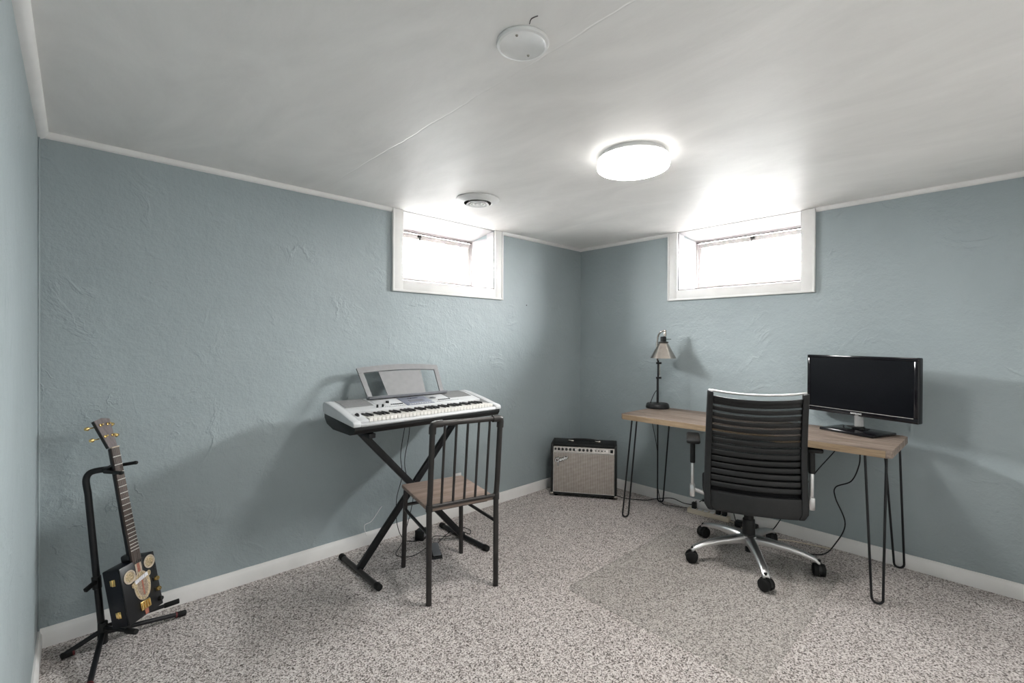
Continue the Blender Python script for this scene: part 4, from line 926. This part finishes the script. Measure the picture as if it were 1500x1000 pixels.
# headstock tilts back and flares
hs = Matrix.Translation((mid, 0.004, gh+nk+0.004)) @ Matrix.Rotation(-0.22, 4, 'X')
hp = [(-0.018, 0), (0.018, 0), (0.026, 0.060), (0.034, 0.122), (0.0, 0.130), (-0.034, 0.122), (-0.026, 0.060)]
hd = MB().prism(hp, 0.0, 0.003, hs).build('headstock_face', 'headstock', GT)
MB().prism(hp, 0.003, 0.016, hs).build('headstock', 'guitar_black', GT, 0.002)
for s in (-1, 1):
    for zz in (0.050, 0.100):
        pp = hs @ Vector((s*0.016, 0, zz)); dn = (hs.to_3x3() @ Vector((0, -1, 0)))
        tn = MB().tube([pp, pp+dn*0.004, pp+dn*0.005, pp+dn*0.014], [0.006, 0.006, 0.0035, 0.003], 12)
        tn.build('tuner_post', 'gold', GT)
        p1 = hs @ Vector((s*0.024, 0.020, zz)); p2 = hs @ Vector((s*0.046, 0.020, zz)); p3 = hs @ Vector((s*0.062, 0.020, zz))
        tk = MB().tube([p1, p2], 0.0026, 8); tk.tube([p2, p2.lerp(p3, 0.4), p3], [0.004, 0.0085, 0.006], 10); tk.build('tuner_key', 'gold', GT)
for i in range(4):
    x0 = (i-1.5)*0.0075; x1 = (i-1.5)*0.0090
    MB().cyl((mid+x0, -0.0085, gh+nk+0.003), (mid+x1, -0.010, 0.032), 0.0004, n=5).build('string', 'nickel', GT)
# face: rosettes, stripe, printed label, bridge plate, knobs
for x, z in ((0.035, 0.178), (gw-0.031, 0.196)):
    Tm = Matrix.Translation((x, -0.004, z)) @ Matrix.Rotation(math.pi/2, 4, 'X')
    ro = MB().lathe([(0.019, 0), (0.026, 0.0005), (0.0265, 0.003), (0.022, 0.004), (0.019, 0.002)], 32, Tm).build('rosette_rim', 'cream', GT)
    MB().lathe([(0, 0.0015), (0.0195, 0.0012), (0.0195, 0)], 28, Tm).build('rosette_mesh', 'rosette', ro)
ly = -0.0043
st = MB().bx(mid-0.014, mid+0.014, ly-0.0004, ly+0.0003, 0.168, gh-0.014).build('label_stripe', 'cream', GT)
MB().bx(mid-0.006, mid+0.006, ly-0.0007, ly-0.0003, 0.168, gh-0.014).build('red_stripe', 'red_print', st)
def oval(rx, rz, y0, y1, cx, cz): return MB().prism([(cx+rx*math.cos(a), cz+rz*math.sin(a)) for a in [k*2*math.pi/40 for k in range(40)]], y0, y1)
ov = oval(0.038, 0.058, ly-0.0012, ly, mid+0.002, 0.120).build('oval_label', 'cream', GT)
oval(0.035, 0.055, ly-0.0016, ly-0.0011, mid+0.002, 0.120).build('label_ring', 'rosette', ov)
oval(0.026, 0.042, ly-0.0020, ly-0.0015, mid+0.002, 0.117).build('label_field', 'cream', ov)
oval(0.0235, 0.039, ly-0.0024, ly-0.0019, mid+0.002, 0.117).build('label_centre', 'cream_dark', ov)
MB().bx(mid-0.002, mid+0.006, ly-0.0027, ly-0.0023, 0.082, 0.146).build('label_red_bar', 'red_print', ov)
MB().box((mid+0.001, ly-0.003, 0.150), (0.062, 0.0012, 0.015), ry=-0.18).build('label_banner', 'banner', ov)
for s in (-1, 1): oval(0.0095, 0.011, ly-0.0034, ly-0.0022, mid+s*0.037, 0.146+s*0.008).build('label_scroll', 'rosette', ov)
br = MB().bx(mid-0.026, mid+0.020, ly-0.006, ly, 0.026, 0.060).build('bridge_plate', 'gold', GT, 0.001)
for i in range(4): MB().cyl((mid-0.020+i*0.0115, ly-0.007, 0.030), (mid-0.020+i*0.0115, ly-0.007, 0.056), 0.0036, n=10).build('saddle', 'gold', br)
MB().bx(mid-0.008, mid+0.008, ly-0.002, ly, 0.004, 0.024).build('tail_stripe', 'red_print', GT)
for z in (0.116, 0.072):
    kb = MB().bx(gw-0.030, gw-0.006, ly-0.003, ly, z-0.008, z+0.008).build('knob_base', 'black_plastic', GT, 0.001)
    MB().tube([(gw-0.018, ly-0.003, z), (gw-0.018, ly-0.012, z), (gw-0.018, ly-0.0145, z)], [0.0095, 0.0090, 0.0075], 18).build('knob', 'gold', kb)
MB().tube([(gw-0.014, ly, 0.028), (gw-0.014, ly-0.012, 0.028)], [0.010, 0.008], 14).build('output_jack', 'black_plastic', GT)
MB().tube([(gw-0.012, ly, 0.158), (gw-0.012, ly-0.003, 0.158)], [0.0025, 0.002], 8).build('lid_screw', 'nickel', GT)
